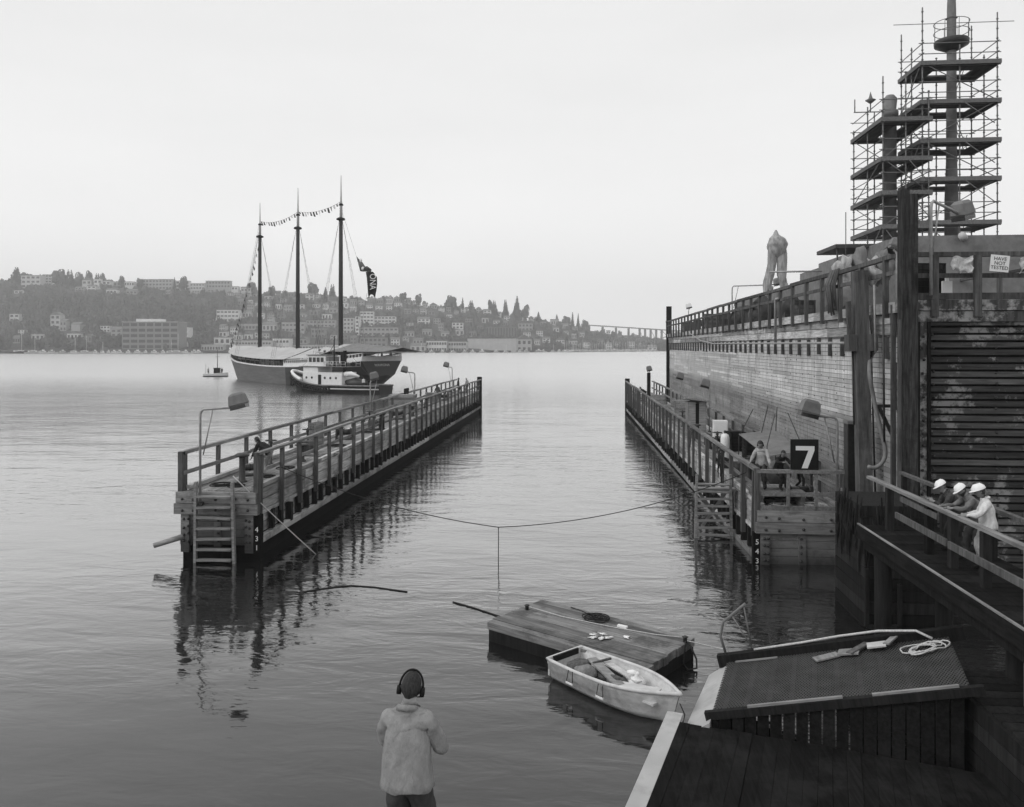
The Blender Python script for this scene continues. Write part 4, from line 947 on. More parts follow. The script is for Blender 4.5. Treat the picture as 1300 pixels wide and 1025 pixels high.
def drape(loc, n, ln, label, m_, sd_):
    q = random.Random(sd_); m = MB()
    for k in range(n):
        y0 = q.uniform(-.5, .5); y1 = y0 + q.uniform(-.5, .5); l_ = ln * q.uniform(.5, 1.0)
        m.tube([(0, y0, 0), (-.09, y0, -.1), (-.08 - .05 * q.random(), (y0 + y1) / 2 + q.uniform(-.2, .2), -l_), (-.09, y1, -.12), (0, y1, .02)], .016, 5, q.random())
    o = m.build('hanging_ropes', m_); o.location = loc; tag(o, label, 'ropes')
drape(rf(-.2, 5.6, 3.75), 9, 1.5, 'tangle of dark ropes hung over the right finger rail just beyond the ladder', drope, 1)
drape(rf(-.2, 13.8, 3.75), 6, 1.2, 'bunch of ropes hung over the right finger rail beside the locker', w_post, 2)
drape(lf(-.22, 17.5, 3.75), 6, 1.2, 'bunch of ropes hung over the inner rail of the left finger', drope, 3)
drape(lf(-.22, 30.5, 3.75), 5, 1.1, 'far bunch of ropes hung over the inner rail of the left finger', drope, 4)
winch(lf(1.0, 20.5, 2.46), 'winch left of the big plank crate on the left finger', .9); winch(lf(1.3, 27.5, 2.46), 'winch just before the big plank crate on the left finger', .4)
crate(lf(1.6, 10.0, 2.46), (.8, .6, .55), 'low tool crate between the two nearest valve stands on the left finger', .5, w_post)
coil(lf(.7, 3.0, 2.46), 'rope coil against the inner curb beside the mushroom bollard', .26); coil(lf(1.2, 19.0, 2.46), 'rope heap beyond the winch on the left finger', .35, messy=.4)
crate(rf(1.0, 6.8, 2.46), (.9, .6, .6), 'low crate by the ladder on the right finger', .3, w_post); crate(rf(2.2, 11.0, 2.46), (.7, .7, 1.3), 'upright dark crate at the wall behind the white tank', 0, w_dark)
crate(rf(2.3, 15.0, 2.46), (.8, .8, 1.0), 'dark crate at the wall nearer than the locker', .2, w_dark); crate(rf(.9, 34, 2.46), (.8, .8, .9), 'crate by the rail beyond the tall barrel crate', .2)
m = MB(); m.bb(-.75, .75, -.04, .04, 0, .42, .5); o = m.build('tool_board', w_dark); o.location = lf(2.25, 34.5, 3.86); o.rotation_euler = (0, 0, R(90)); tag(o, 'dark tools heaped on top of the big plank crate', 'tools')

# people on the fingers
person('man in dark shirt bending over at the near end of the left finger', lf(1.15, 3.6, 2.47), R(80), pitch=.95, hip_z=.92, hip_y=-.2, bulk=1.2, sc=1.05, hands=((-.2, .5, .45), (.2, .5, .4)), feet=((-.17, -.15, .09), (.17, .1, .09)), shirt=c_dark, pants=c_light, fingers=True)
person('man in dark clothes standing at the far end of the left finger', lf(1.9, 58.8, 2.47), R(-80), shirt=c_dark, pants=c_dk2)
person('man in light shirt beside the dark one at the far end of the left finger', lf(.8, 58.2, 2.47), R(60), shirt=c_light, pants=c_mid, hairm=hairl, pitch=.15)
person('man in grey jacket and ear defenders at the corner rail of the right finger', rf(.30, 1.0, 2.99), R(150), pitch=.22, hip_z=.92, hip_y=-.05, hands=((-.42, .42, .86), (.3, .42, .86)), shirt=c_light, pants=c_dk2, bulk=1.15, sc=1.05, headset=True, look=(.1, .1), fingers=True)
person('crouching worker in dark clothing with pale gloves beside the number seven board', rf(1.0, .9, 2.99), R(200), pitch=.5, hip_z=.75, hip_y=-.25, hands=((-.15, .4, 1.0), (.2, .4, 1.05)), feet=((-.15, .0, .09), (.15, .12, .09)), shirt=c_dark, pants=c_dark, fingers=True)
st_ = MB()
for i in range(6): st_.bb(.0, 1.7, .35 + i * .3, .35 + i * .3 + .28, .44, .52)
st_.bb(.05, .2, .4, 2.1, 0, .44).bb(1.5, 1.65, .4, 2.1, 0, .44)
o = st_.build('timber_staging', w_rail, None); o.location = rf(0, 0, 2.46); tag(o, 'low timber staging the corner man stands on', 'staging')
person('man bending over the rail at the far end of the right finger', rf(.7, 50, 2.47), R(100), pitch=.9, hip_z=.9, hip_y=-.2, hands=((-.2, .5, .7), (.2, .5, .7)), shirt=c_dark, pants=c_mid)
person('man stooping beside the small crate on the left finger', lf(1.7, 45.6, 2.47), R(40), pitch=.5, hip_z=.88, hip_y=-.1, hands=((-.2, .45, .8), (.2, .45, .8)), shirt=c_dk2, pants=c_mid)

# ropes between the fingers
def line(name, pts, r, m_, label, cat='rope'): return tag(MB().tube(pts, r, 5, .5).build(name, m_), label, cat)
A = Vector((-11.4, 29.2, 3.0)); B = Vector((6.15, 30.0, 2.9)); Mid = Vector((-2.85, 27.3, 1.3))
P1 = rope_pts(A, Mid, .30, 14); P2 = rope_pts(Mid, B, .42, 14)
sr = line('slack_rope', P1 + P2[1:], .016, drope, 'thin dark rope hanging in a long curve across the water between the two fingers')
line('drop_line', [Mid, Mid - Vector((0, 0, 1.32))], .016, drope, 'short dark line hanging straight down from the middle of the slack rope')
line('mooring_rope', rope_pts((-12.15, 26.7, 3.05), (-9.6, 28.1, -.05), .04, 8), .02, hemp, 'pale taut rope from the left finger ladder down into the water')
line('float_line', [Vector((at(a, b_, 7.6 / (b_ - 440) * 1000).x, at(a, b_, 7.6 / (b_ - 440) * 1000).y, .01)) for a, b_ in ((385, 752), (410, 748), (445, 744), (475, 746), (517, 752))], .025, drope, 'dark slack line afloat in front of the left finger')
line('tow_line', [Vector((at(a, b_, 7.6 / (b_ - 440) * 1000).x, at(a, b_, 7.6 / (b_ - 440) * 1000).y, .015)) for a, b_ in ((575, 765), (600, 772), (636, 784))] + [Vector((-1.7, 20.9, .45))], .022, drope, 'dark line trailing from the raft into the water')
# ================================================================= TALL WOODEN WING WALL
WX, WY0, WY1 = 10.0, 25.3, 90.0
ww = empty('dry_dock_wall', (0, 0, 0), 'tall wooden wing wall of the floating dry dock rising on the right', 'dock wall')
rd = random.Random(11)
MB().bb(WX + .12, WX + 6.0, WY0 + .12, WY1 - .1, -1.5, 8.85, .5).build('core', tar, ww)
m = MB(); z = -.6
while z < 7.95:
    h_ = .17; y = WY0
    while y < WY1:
        l_ = rd.uniform(3, 7); l_ = min(l_, WY1 - y); j_ = rd.uniform(-.012, .012)
        m.bb(WX - .03 + j_, WX + .1, y + .008, y + l_ - .008, z + .012, z + h_ - .004, rd.random() if rd.random() < .5 else .5 + .5 * mnoise.noise(Vector((y * .1, z * .3, 0)))); y += l_
    z += h_
m.build('side_planking', w_wall, ww)
# bolt heads in columns on the near planks: one surface pattern
m = MB()
for i in range(30):
    y = WY0 + .8 + i * .95
    for k in range(2, 29):
        if rd.random() < .3: continue
        m.box((WX - .035, y + rd.uniform(-.06, .06), -.6 + .285 * k + .14 + rd.uniform(-.07, .07)), (.03, .034, .034), (rd.random(), 0, 0), .5)
m.build('bolt_pattern', iron, ww)
m = MB(); y = WY0
def long_boards(mb, x0, x1, z0, z1, a=5, b_=9):
    y = WY0
    while y < WY1:
        l_ = min(rd.uniform(a, b_), WY1 - y); mb.bb(x0 + rd.uniform(-.01, .01), x1, y + .01, y + l_ - .01, z0, z1, rd.random()); y += l_
long_boards(m, WX - .14, WX + .1, 7.97, 8.30); long_boards(m, WX - .16, WX + .1, 8.32, 8.62); long_boards(m, WX - .3, WX + .1, 8.64, 8.98)
m.build('deck_edge', w_side, ww)
m = MB()
for i in range(18): long_boards(m, WX + .11 + i * .33, WX + .11 + i * .33 + .31, 8.87, 8.95 + rd.uniform(0, .02))
m.build('deck', w_deck, ww)
st = MB().box((0, 0, 0), (.12, .13, .72), tone=.5).mesh('stud', w_post)
for i in range(44): put('stud', st, ww, (WX - .10, WY0 + 1.2 + i * 1.47, 7.58 + rd.uniform(-.05, .05)))
pm = MB().box((0, 0, 0), (.14, .16, 1.9), tone=.5).mesh('post', w_post)
for i in range(30): put('post', pm, ww, (WX - .36, WY0 + .6 + i * 2.2, 9.45), (rd.uniform(-.02, .02), rd.uniform(-.02, .02), 0))
for i in range(12): put('post', pm, ww, (WX + 5.9, WY0 + .6 + i * 5.6, 9.45))
def lrail(x, z, w_, h_):
    m = MB(); y = WY0
    while y < WY1 - .1:
        l_ = min(rd.uniform(5, 8), WY1 - y); m.beam((x, y, z + rd.uniform(-.03, .03)), (x, y + l_, z + rd.uniform(-.03, .03)), w_, h_, rd.random()); y += l_
    m.build('handrail', w_post, ww)
lrail(WX - .36, 10.38, .16, .14); lrail(WX - .36, 9.85, .07, .13); lrail(WX + 5.9, 10.38, .14, .1)
# near end face
m = MB(); z = -.6; k = 0
while z < 8.25:
    h_ = .225; t_ = rd.random(); pr = rd.uniform(.02, .10); x = WX + .62
    while x < WX + 7.2:
        l_ = min(rd.uniform(2.6, 6.5), WX + 7.2 - x); tt = rd.random()
        m.bb(x, x + l_ - .02, WY0 - pr - rd.uniform(0, .03), WY0 + .1, z + .07, z + h_, tt); x += l_
    z += h_
m.bb(WX + .4, WX + 7.2, WY0 + .1, WY0 + .13, -1, 8.4, .0, 1); m.build('end_planking', [w_wend, w_dark], ww)
m = MB(); m.bb(WX + .2, WX + .58, WY0 - .3, WY0 + .12, -1, 8.35, .5); m.build('end_column', w_pale, ww)
m = MB(); m.bb(WX + .2, WX + 7.2, WY0 - .2, WY0 + .1, 8.36, 8.68, .6); m.bb(WX + .3, WX + 7.2, WY0 - .24, WY0 + .1, 8.70, 9.02, .4); m.build('end_beam', w_pale, ww)
for x in (WX + .24, WX + .56): MB().bb(x - .05, x + .05, WY0 - .36, WY0 - .3, -1, 8.35, .2).build('batten', w_dark, ww)
for x in (WX + .40, WX + .75, WX + 2.62, WX + 4.2):
    for i in range(20): put('bolt', bolt_me, ww, (x + rd.uniform(-.03, .03), WY0 - .32 if x < WX + .6 else WY0 - .14, .9 + i * .37 + rd.uniform(-.05, .05)), (R(90), 0, 0), (.9, .9, .9))
# corner columns
for (x0, x1, y0, y1, z1, mm_) in ((WX - .05, WX + .14, WY0 - .42, WY0 - .02, 8.6, w_dark), (WX - .32, WX - .2, WY0 + .2, WY0 + .34, 8.9, w_post)):
    MB().bb(x0, x1, y0, y1, -1, z1, rd.random()).build('corner_column', mm_, ww)
# far end post
MB().bb(WX - .35, WX + .2, WY1 - .3, WY1 + .2, -1, 12.1, .5).build('corner_post', w_dark, ww)
# end railing of the upper deck
m = MB(); m.beam((WX + .2, WY0 - .1, 10.42), (WX + 7, WY0 - .1, 10.40), .2, .14, .5); m.beam((WX + .2, WY0 - .06, 9.78), (WX + 7, WY0 - .06, 9.74), .06, .14, .4); m.beam((WX + .2, WY0 - .06, 9.14), (WX + 7, WY0 - .06, 9.14), .1, .2, .3); m.build('end_rail', w_post, ww)
for x in (.75, 2.0, 3.75, 5.6): MB().bb(WX + x - .1, WX + x + .1, WY0 - .34, WY0 - .2, 8.5, 10.36, .5).build('end_post', w_post, ww)

# piles and guides in front of the wall
def pile(loc, size, z0, z1, label, m_=w_dark, rot=(0, 0, 0), extra=None):
    o = empty('timber_pile', loc, label, 'pile'); o.rotation_euler = rot
    MB().bb(-size[0] / 2, size[0] / 2, -size[1] / 2, size[1] / 2, z0, z1, .6).build('timber', m_, o)
    return o
pl = pile((9.57, 24.35, 0), (.2, .4), -1, 12.25, 'tall square dark pile standing higher than the near corner of the wooden wall', w_pile)
MB().bb(.1, .34, -.2, .2, -1, 12.1, .8).build('second_timber', w_pile, pl)
MB().bb(-.17, -.11, -.16, .0, -1, 8.4, .3).build('strip', w_post, pl)
p2 = pile((9.42, 27.0, 0), (.42, .42), -1, 10.1, 'leaning timber post with a cross piece, between the right finger and the wall', w_post, (0, R(-1.2), 0))
MB().bb(-.46, -.215, -.25, .25, 7.45, 8.0, .4).build('cross_block', w_post, p2); MB().bb(.215, .46, -.25, .25, 7.45, 8.0, .6).build('cross_block', w_post, p2)
MB().beam((-.35, 0, 8.0), (-.42, -.1, 9.1), .14, .16, .5).beam((.15, 0, 8.0), (-.1, 0, 9.6), .06, .08, .4).build('brace', w_post, p2)
MB().tube([(.32, 0, 7.5), (.36, 0, 1.5)], .03, 6, .4).tube([(-.25, .1, 7.5), (-.28, 0, 5)], .03, 6, .4).build('guide_wire', iron, p2)
p3 = empty('steel_guide', (9.32, 28.0, 0), 'dark steel channel guide at the outer corner of the right finger', 'guide post')
m = MB(); m.bb(-.23, -.19, -.2, .2, -1, 4.95, .5); m.bb(-.19, .19, -.02, .02, -1, 4.95, .5); m.bb(.19, .23, -.2, .2, -1, 4.95, .5); m.build('channel', iron, p3); MB().bb(-.25, .25, -.25, .25, 4.95, 5.05, .5).build('cap_plate', grey, p3)
# hose, pipes and ladder on the wall
m = MB(); m.tube([(WX - .42, 70, 8.7), (WX - .42, 68, 8.5), (WX - .44, 64, 8.05), (WX - .44, 58, 7.8), (WX - .44, 27.5, 7.72)], .05, 7, .5)
tag(m.build('air_pipe', steel), 'long pale pipe fixed along the top of the wooden wall', 'pipe')
for i, (y, z0, z1, lb, mm_) in enumerate(((25.75, 4.6, 9.2, 'nearest dark conduit running down the wall beside the tall pile', iron), (26.5, 7.4, 9.6, 'short pale conduit above the hose', steel), (27.3, 7.2, 10.0, 'thick pale pipe dropping to the hose', steel),
        (39.5, 7.8, 9.9, 'pale bent pipe on the railing half way along the wall', steel))):
    o = MB().tube([(WX - .5, y, z1), (WX - .46, y, z0)] if i != 3 else [(WX - .5, y, z0), (WX - .5, y, z1 - .1), (WX - .5, y - .12, z1), (WX - .5, y - .5, z1)], .035 if i < 2 else .065, 8, .5).build('conduit', mm_)
    tag(o, lb, 'pipe')
hp = [at(x, y, 24.9 + 1.2 * (i < 4)) for i, (x, y) in enumerate(((1106, 400), (1108, 425), (1113, 440), (1105, 455), (1104, 475), (1108, 500), (1113, 525), (1119, 550), (1124, 572), (1121, 586), (1111, 594), (1100, 592)))]
hp2 = []
for i in range(len(hp) - 1):
    for k in range(4):
        a0, a1, a2, a3 = hp[max(0, i - 1)], hp[i], hp[i + 1], hp[min(len(hp) - 1, i + 2)]; t = k / 4
        hp2.append(.5 * ((2 * a1) + (a2 - a0) * t + (2 * a0 - 5 * a1 + 4 * a2 - a3) * t * t + (3 * a1 - a0 - 3 * a2 + a3) * t ** 3))
for p in hp2: p.x = min(p.x, WX - .22)
tag(MB().tube(hp2, .065, 8, .6).build('rubber_hose', grey), 'thick pale hose hanging in an S curve down the wall', 'hose')
wl = empty('wall_ladder', (WX - .12, 25.9, 0), 'short thin steel ladder on the wall right of the S shaped hose', 'ladder')
for y in (-.2, .12): MB().tube([(0, y, 5.6), (0, y, 7.1)], .022, 5, .5).build('stile', iron, wl)
for i in range(5): MB().tube([(0, -.2, 5.7 + i * .3), (0, .12, 5.7 + i * .3)], .016, 5, .5).build('rung', iron, wl)
bk = MB(); bk.beam((0, 0, 0), (-.55, -.1, -.0), .1, .1, .5); bk.beam((0, .0, -1.0), (-.5, -.1, 0), .08, .1, .5); o = bk.build('bracket', iron); o.location = (WX - .05, 26.1, 5.7); tag(o, 'dark triangular bracket on the wall under the steel ladder', 'bracket')
# dark crib at the foot of the wall
cb = empty('timber_crib', (8.75, 23.2, 0), 'black tarred timber crib with dripping weed between the walkway and the wall', 'crib')
m = MB()
for k in range(13):
    zz = -.9 + k * .32; m.bb(-1.1, .9, -1.15 + (.25 if k > 9 else 0), 1.3, zz, zz + .3, rd.random())
m.build('timber', w_dark, cb)
m = MB(); 
for k in range(60):
    x = rd.uniform(-1.1, 1.0); z = rd.uniform(2.2, 3.55); l_ = rd.uniform(.3, 1.1); m.tube([(x, -1.17, z), (x + .02, -1.2, z - l_ * .5), (x + rd.uniform(-.04, .04), -1.18, z - l_)], [.015, .03, .006], 4, rd.random())
    y = rd.uniform(-1.1, 1.0); m.tube([(-1.12, y, z), (-1.15, y, z - l_ * .5), (-1.13, y, z - l_)], [.015, .03, .006], 4, rd.random())
tag(m.build('hanging_weed', w_dark, cb))
m = MB(); m.beam((-1.06, -1.2, .05), (-1.06, -1.2, 1.6), .1, .1, .6); m.beam((-.2, -1.2, .05), (-.2, -1.2, 1.2), .1, .1, .6); m.beam((-1.06, -1.2, .05), (-.15, -1.2, .05), .1, .1, .8); m.build('frame', w_dark, cb)

# upper deck lamps and gear
flood_lamp((WX + 1.3, 84, 8.95), 0, 2.6, .1, 'round white floodlight at the far end of the wall top', strut=False, headmat=white)
flood_lamp((WX + .9, 58, 8.95), 0, 3.0, 3.3, 'floodlight on a long arm half way along the wall top')
flood_lamp((WX + 2.9, 33.5, 8.95), R(180), 2.6, .1, 'small floodlight behind the wrapped shape on the wall top', .8, strut=False)
flood_lamp((10.42, 24.5, 9.0), R(36), 2.95, 1.75, 'big floodlight over the near end of the wall top', 1.05, drop=.45)
o = MB().tube([(0, 0, 0), (2.6, -.4, -.02)], .05, 7, .5).build('boom_pipe', steel); o.location = at(977, 345.5, 42); tag(o, 'thin horizontal pipe reaching right from the wrapped shape', 'pipe')
# wrapped mast-like shape of plastic sheeting
tp = empty('wrapped_crane', at(985, 365, 46), 'pale plastic wrapped shape with two legs standing on the wall top', 'wrapped crane'); tl = tp.location.copy(); tp.location.z = 8.95
s_ = .0465
def leg(pts):
    rows = []
    K = 26; 
    for i in range(K + 1):
        y = pts[0][1] + (pts[-1][1] - pts[0][1]) * i / K
        l_ = lerp_tab([(q[1], q[0]) for q in pts], y); r_ = lerp_tab([(q[1], q[2]) for q in pts], y); c = (l_ + r_) / 2; hw = (r_ - l_) / 2
        row = []
        for j in range(20):
            a = 2 * math.pi * j / 20; f_ = 1 + .16 * mnoise.noise(Vector((math.cos(a) * 2.2, math.sin(a) * 2.2, i * .16 + l_ * .01))) + .05 * math.sin(a * 7 + i * .3)
            row.append(((c - 985 + hw * math.cos(a) * f_) * s_, hw * .8 * math.sin(a) * f_ * s_, (365 - y) * s_ + (at(985, 365, 46).z - 8.95)))
        rows.append(row)
    return rows
m = MB(); m.grid(leg([(984, 293, 986), (981, 299, 989), (976.5, 303.5, 996), (974.5, 311, 999.5), (976, 318, 998), (979, 324, 996), (983, 328, 991)]), .5, closed=True)
m.build('upper_wrap', tarp, tp)
m = MB(); m.grid(leg([(979, 306, 985), (975, 318, 987), (974.5, 335, 985.5), (972, 350, 983), (969, 362, 980), (970, 380, 977)]), .4, closed=True); m.build('leg_wrap', tarp, tp)
m = MB(); m.grid(leg([(985, 306, 996), (985, 322, 998.5), (986, 335, 998.5), (987, 350, 998), (989.5, 360, 997), (991, 376, 994)]), .7, closed=True); m.build('leg_wrap', tarp, tp)
for k in range(22):
    m = MB(); s = rd.choice((-1, 1)); xx = s * rd.uniform(.28, .6); z0_ = rd.uniform(1.6, 2.9) + (.0 if abs(xx) > .4 else -.6); l_ = rd.uniform(.3, 1.0); yy = rd.uniform(-.5, .1); w_ = rd.uniform(.04, .12)
    p_ = [(xx, yy, z0_), (xx + s * .06, yy - .05, z0_ - l_ * .5), (xx + s * rd.uniform(-.05, .12), yy - .02, z0_ - l_)]
    m.add([(p_[0][0] - w_, yy, p_[0][2]), (p_[0][0] + w_, yy, p_[0][2]), (p_[1][0] + w_, p_[1][1], p_[1][2]), (p_[2][0], p_[2][1], p_[2][2]), (p_[1][0] - w_, p_[1][1], p_[1][2]),
           (p_[0][0] - w_, yy + .02, p_[0][2]), (p_[0][0] + w_, yy + .02, p_[0][2]), (p_[1][0] + w_, p_[1][1] + .02, p_[1][2]), (p_[2][0], p_[2][1] + .02, p_[2][2]), (p_[1][0] - w_, p_[1][1] + .02, p_[1][2])],
          [(0, 1, 2, 3, 4), (9, 8, 7, 6, 5), (0, 4, 9, 5), (1, 6, 7, 2), (2, 7, 8, 3), (3, 8, 9, 4), (0, 5, 6, 1)], rd.random())
    m.build('torn_strip', tarp, tp)
# heaps and machines on the upper deck behind the railing
def gear(px, d, kind, label, s1=1.0):
    p = at(px, 400, d); x = max(WX + .4, p.x); 
    if kind == 'box': crate((x, p.y, 8.97), (1.1 * s1, .8 * s1, .95 * s1), label, rd.uniform(-.3, .3), w_post)
    elif kind == 'winch': winch((x, p.y, 8.97), label, rd.uniform(0, 1), 1.5 * s1)
    else:
        o = empty('covered_machine', (x, p.y, 8.97), label, 'machine'); MB().blob((0, 0, .5), (.6 * s1, .7 * s1, .75 * s1), 2, .15, px, .5).build('cover', grey if kind == 'pale' else iron, o); MB().bb(-.5 * s1, .5 * s1, -.5 * s1, .5 * s1, 0, .3, .5).build('skid', iron, o)
gear(873, 76, 'box', 'crate behind the rail at the far end of the wall top'); gear(886, 68, 'winch', 'winch behind the rail, first from the far end of the wall top'); gear(897, 62, 'box', 'crate left of the long armed lamp on the wall top', 1.2)
gear(914, 56, 'box', 'crate right of the long armed lamp on the wall top'); gear(930, 51, 'dark', 'dark covered machine half way along the wall top', 1.1); gear(948, 47, 'winch', 'winch left of the wrapped shape'); gear(962, 45, 'dark', 'dark covered machine at the left foot of the wrapped shape', 1.3)
gear(1003, 39, 'dark', 'dark covered machine right of the wrapped shape', .8); gear(1015, 37, 'box', 'crate right of the wrapped shape', .8); gear(1060, 32, 'pale', 'pale sheeted bundle near the near end of the wall top', 1.0)
person('man in pale overalls working beside the wrapped shape on the wall top', (at(952, 375, 46).x + .3, 47, 8.97), R(-60), pitch=.6, hip_z=.85, hands=((-.2, .5, .9), (.2, .5, 1.0)), shirt=c_light, pants=c_light)
m = MB()
for k in range(16): y = 30.2 + k * .07; m.tube([(WX - .42, y, 10.5), (WX - .55 - .03 * (k % 3), y + .1, 9.9), (WX - .5, y + rd.uniform(-.2, .3), 9.25 - rd.uniform(0, .5))], .035, 5, rd.random())
tag(m.build('hanging_ropes', w_post), 'thick bunch of dark ropes hung over the wall top railing', 'ropes')
# sign and rags on the near end railing
sg = empty('notice_board', (WX + 2.62, WY0 - .36, 10.35), 'small crooked white notice with three lines of writing hung from the top railing', 'sign'); sg.rotation_euler = (0, R(6), 0)
MB().bb(-.27, .27, -.012, .012, -.5, 0, .5).build('board', white, sg)
MB().text('HAVE\nNOT\nTESTED', .15, Matrix.Translation((0, -.016, -.25)) @ Matrix.Rotation(R(90), 4, 'X'), .002).build('lettering', black, sg)
def rag(loc, w_, h_, label, seed):
    rows = []
    for i in range(8):
        rows.append([(-w_ / 2 + w_ * j / 8 + .03 * math.sin(i + seed), -.05 - .10 * mnoise.noise(Vector((i * .6, j * .7, seed))), -h_ * i / 7 * (1 - .35 * abs(math.sin(j * .8 + seed))) + .05 * math.sin(j)) for j in range(9)])
    m = MB().grid(rows, .5); rows2 = [[(p[0], p[1] + .03, p[2]) for p in r_] for r_ in rows]; m.grid(rows2, .5); o = m.build('cloth_rag', c_white); o.location = loc; tag(o, label, 'cloth')
rag((WX + 1.5, WY0 - .35, 10.3), .6, .55, 'white cloth hung over the top railing left of the notice', 1.0)
rag((WX + 3.45, WY0 - .35, 10.25), .55, .5, 'pale cloth hung over the top railing right of the notice', 3.0)
o = MB().bb(-.14, .14, -.06, .06, 0, .55, .5).bb(-.05, .05, -.03, .03, .55, .75, .5).build('white_can', white); o.location = (WX + 1.45, WY0 + .5, 9.1); tag(o, 'white can standing behind the top railing under the cloth', 'can')
crate((WX + 1.05, WY0 + 1.2, 8.97), (1.0, .7, 1.25), 'dark box behind the top railing left of the notice', .1, w_dark)

# ================================================================= SHIP IN THE DRY DOCK AND ITS SCAFFOLDING
sh = empty('docked_ship', (0, 0, 0), 'grey painted ship standing in the dry dock behind the wooden wall', 'ship')
def gz(y, d): return H - (y - 440) / F * d
a = at(1164, 322, 33); b_ = at(1420, 322, 33)
m = MB(); m.bb(a.x, b_.x, 34.5, 52, 1, gz(299, 33), .5); m.add([(at(1112, 318, 36).x, 36, gz(318, 36)), (a.x + .02, 34.6, gz(322, 33)), (a.x + .02, 34.6, gz(299, 33) - .02), (at(1112, 318, 36).x, 36, gz(318, 36) + .3), (at(1112, 318, 36).x, 46, 9), (a.x + .02, 46, 9), (a.x + .02, 46, gz(299, 33)), (at(1112, 318, 36).x, 46, gz(318, 36) + .3)],
      [(0, 1, 2, 3), (7, 6, 5, 4), (3, 2, 6, 7), (0, 3, 7, 4)], .5)
c0 = at(1060, 385, 36); m.bb(c0.x, b_.x, 38, 60, 1, gz(352, 38), .5); m.build('hull', grey, sh)
q0, q1 = at(1061, 313, 37), at(1128, 313, 37)
MB().bb(q0.x, q1.x, q0.y, q0.y + 3, gz(315, 37), gz(315, 37) + .18, .5).build('canopy_roof', iron, sh)
MB().tube([(q0.x + .1, q0.y + .1, 9), (q0.x + .1, q0.y + .1, gz(315, 37))], .04, 6, .5).build('canopy_post', iron, sh)
MB().tube([(at(1063, 300, 36).x, 36, 9), (at(1063, 300, 36).x, 36, gz(275, 36))], .02, 5, .5).build('aerial', iron, sh)
MB().tube([(at(1222, 303, 33).x, 34.4, gz(303, 33)), (at(1222, 303, 33).x - .25, 34.0, gz(303, 33) + .05)], .16, 12, .5).build('vent_pipe', pale, sh)
for i, (px, py, w_, h_) in enumerate(((1072, 345, .9, 1.4), (1090, 340, .8, 1.8), (1105, 345, 1.0, 1.3), (1120, 343, .7, 1.6))):
    q = at(px, py, 34); MB().blob((0, 0, 0), (w_ * .45, .4, h_ * .42), 3, .45, i, .5).build('wrapped_fitting', (tarp, grey)[i % 2], sh).location = q
FA = at(1130, 330, 43); MB().lathe([(.33, 0), (.33, 10.3), (.42, 10.35), (.42, 10.6), (.3, 10.65), (.36, 11.3), (.2, 11.5), (.02, 11.55)], n=18, tone=.5).build('exhaust_stack', grey, sh).location = (FA.x, FA.y, 9.8)
MT = at(1208, 330, 42.3); MB().lathe([(.36, 0), (.34, 6), (.27, 8), (.22, 16.2), (.16, 18)], n=16, tone=.5).build('mast', grey, sh).location = (MT.x, MT.y, 9.5)
zt = gz(52, 42.3); m = MB(); m.lathe([(.3, -.55), (.84, -.25), (.86, -.05), (.84, 0), (.3, 0)], c=(MT.x, MT.y, zt), n=24, tone=.5); nest = m.build('crows_nest', iron, sh)
m = MB()
for zz in (.45, .95): m.tube([(MT.x + .86 * math.cos(2 * math.pi * i / 20), MT.y + .86 * math.sin(2 * math.pi * i / 20), zt + zz) for i in range(20)], .02, 5, .5, closed=True)
for i in range(8): a_ = 2 * math.pi * i / 8; m.tube([(MT.x + .86 * math.cos(a_), MT.y + .86 * math.sin(a_), zt), (MT.x + .86 * math.cos(a_), MT.y + .86 * math.sin(a_), zt + .95)], .016, 5, .5)
m.build('guard_rail', steel_d, nest)
MB().lathe([(.1, 0), (.3, .05), (.05, .12)], c=(MT.x, MT.y, zt + 1.15), n=14, tone=.5).build('light_disc', iron, sh)
MB().tube([(MT.x - 3.0, MT.y, zt + .95), (MT.x + 3.2, MT.y, zt + .95)], .02, 5, .5).build('yard', steel_d, sh)

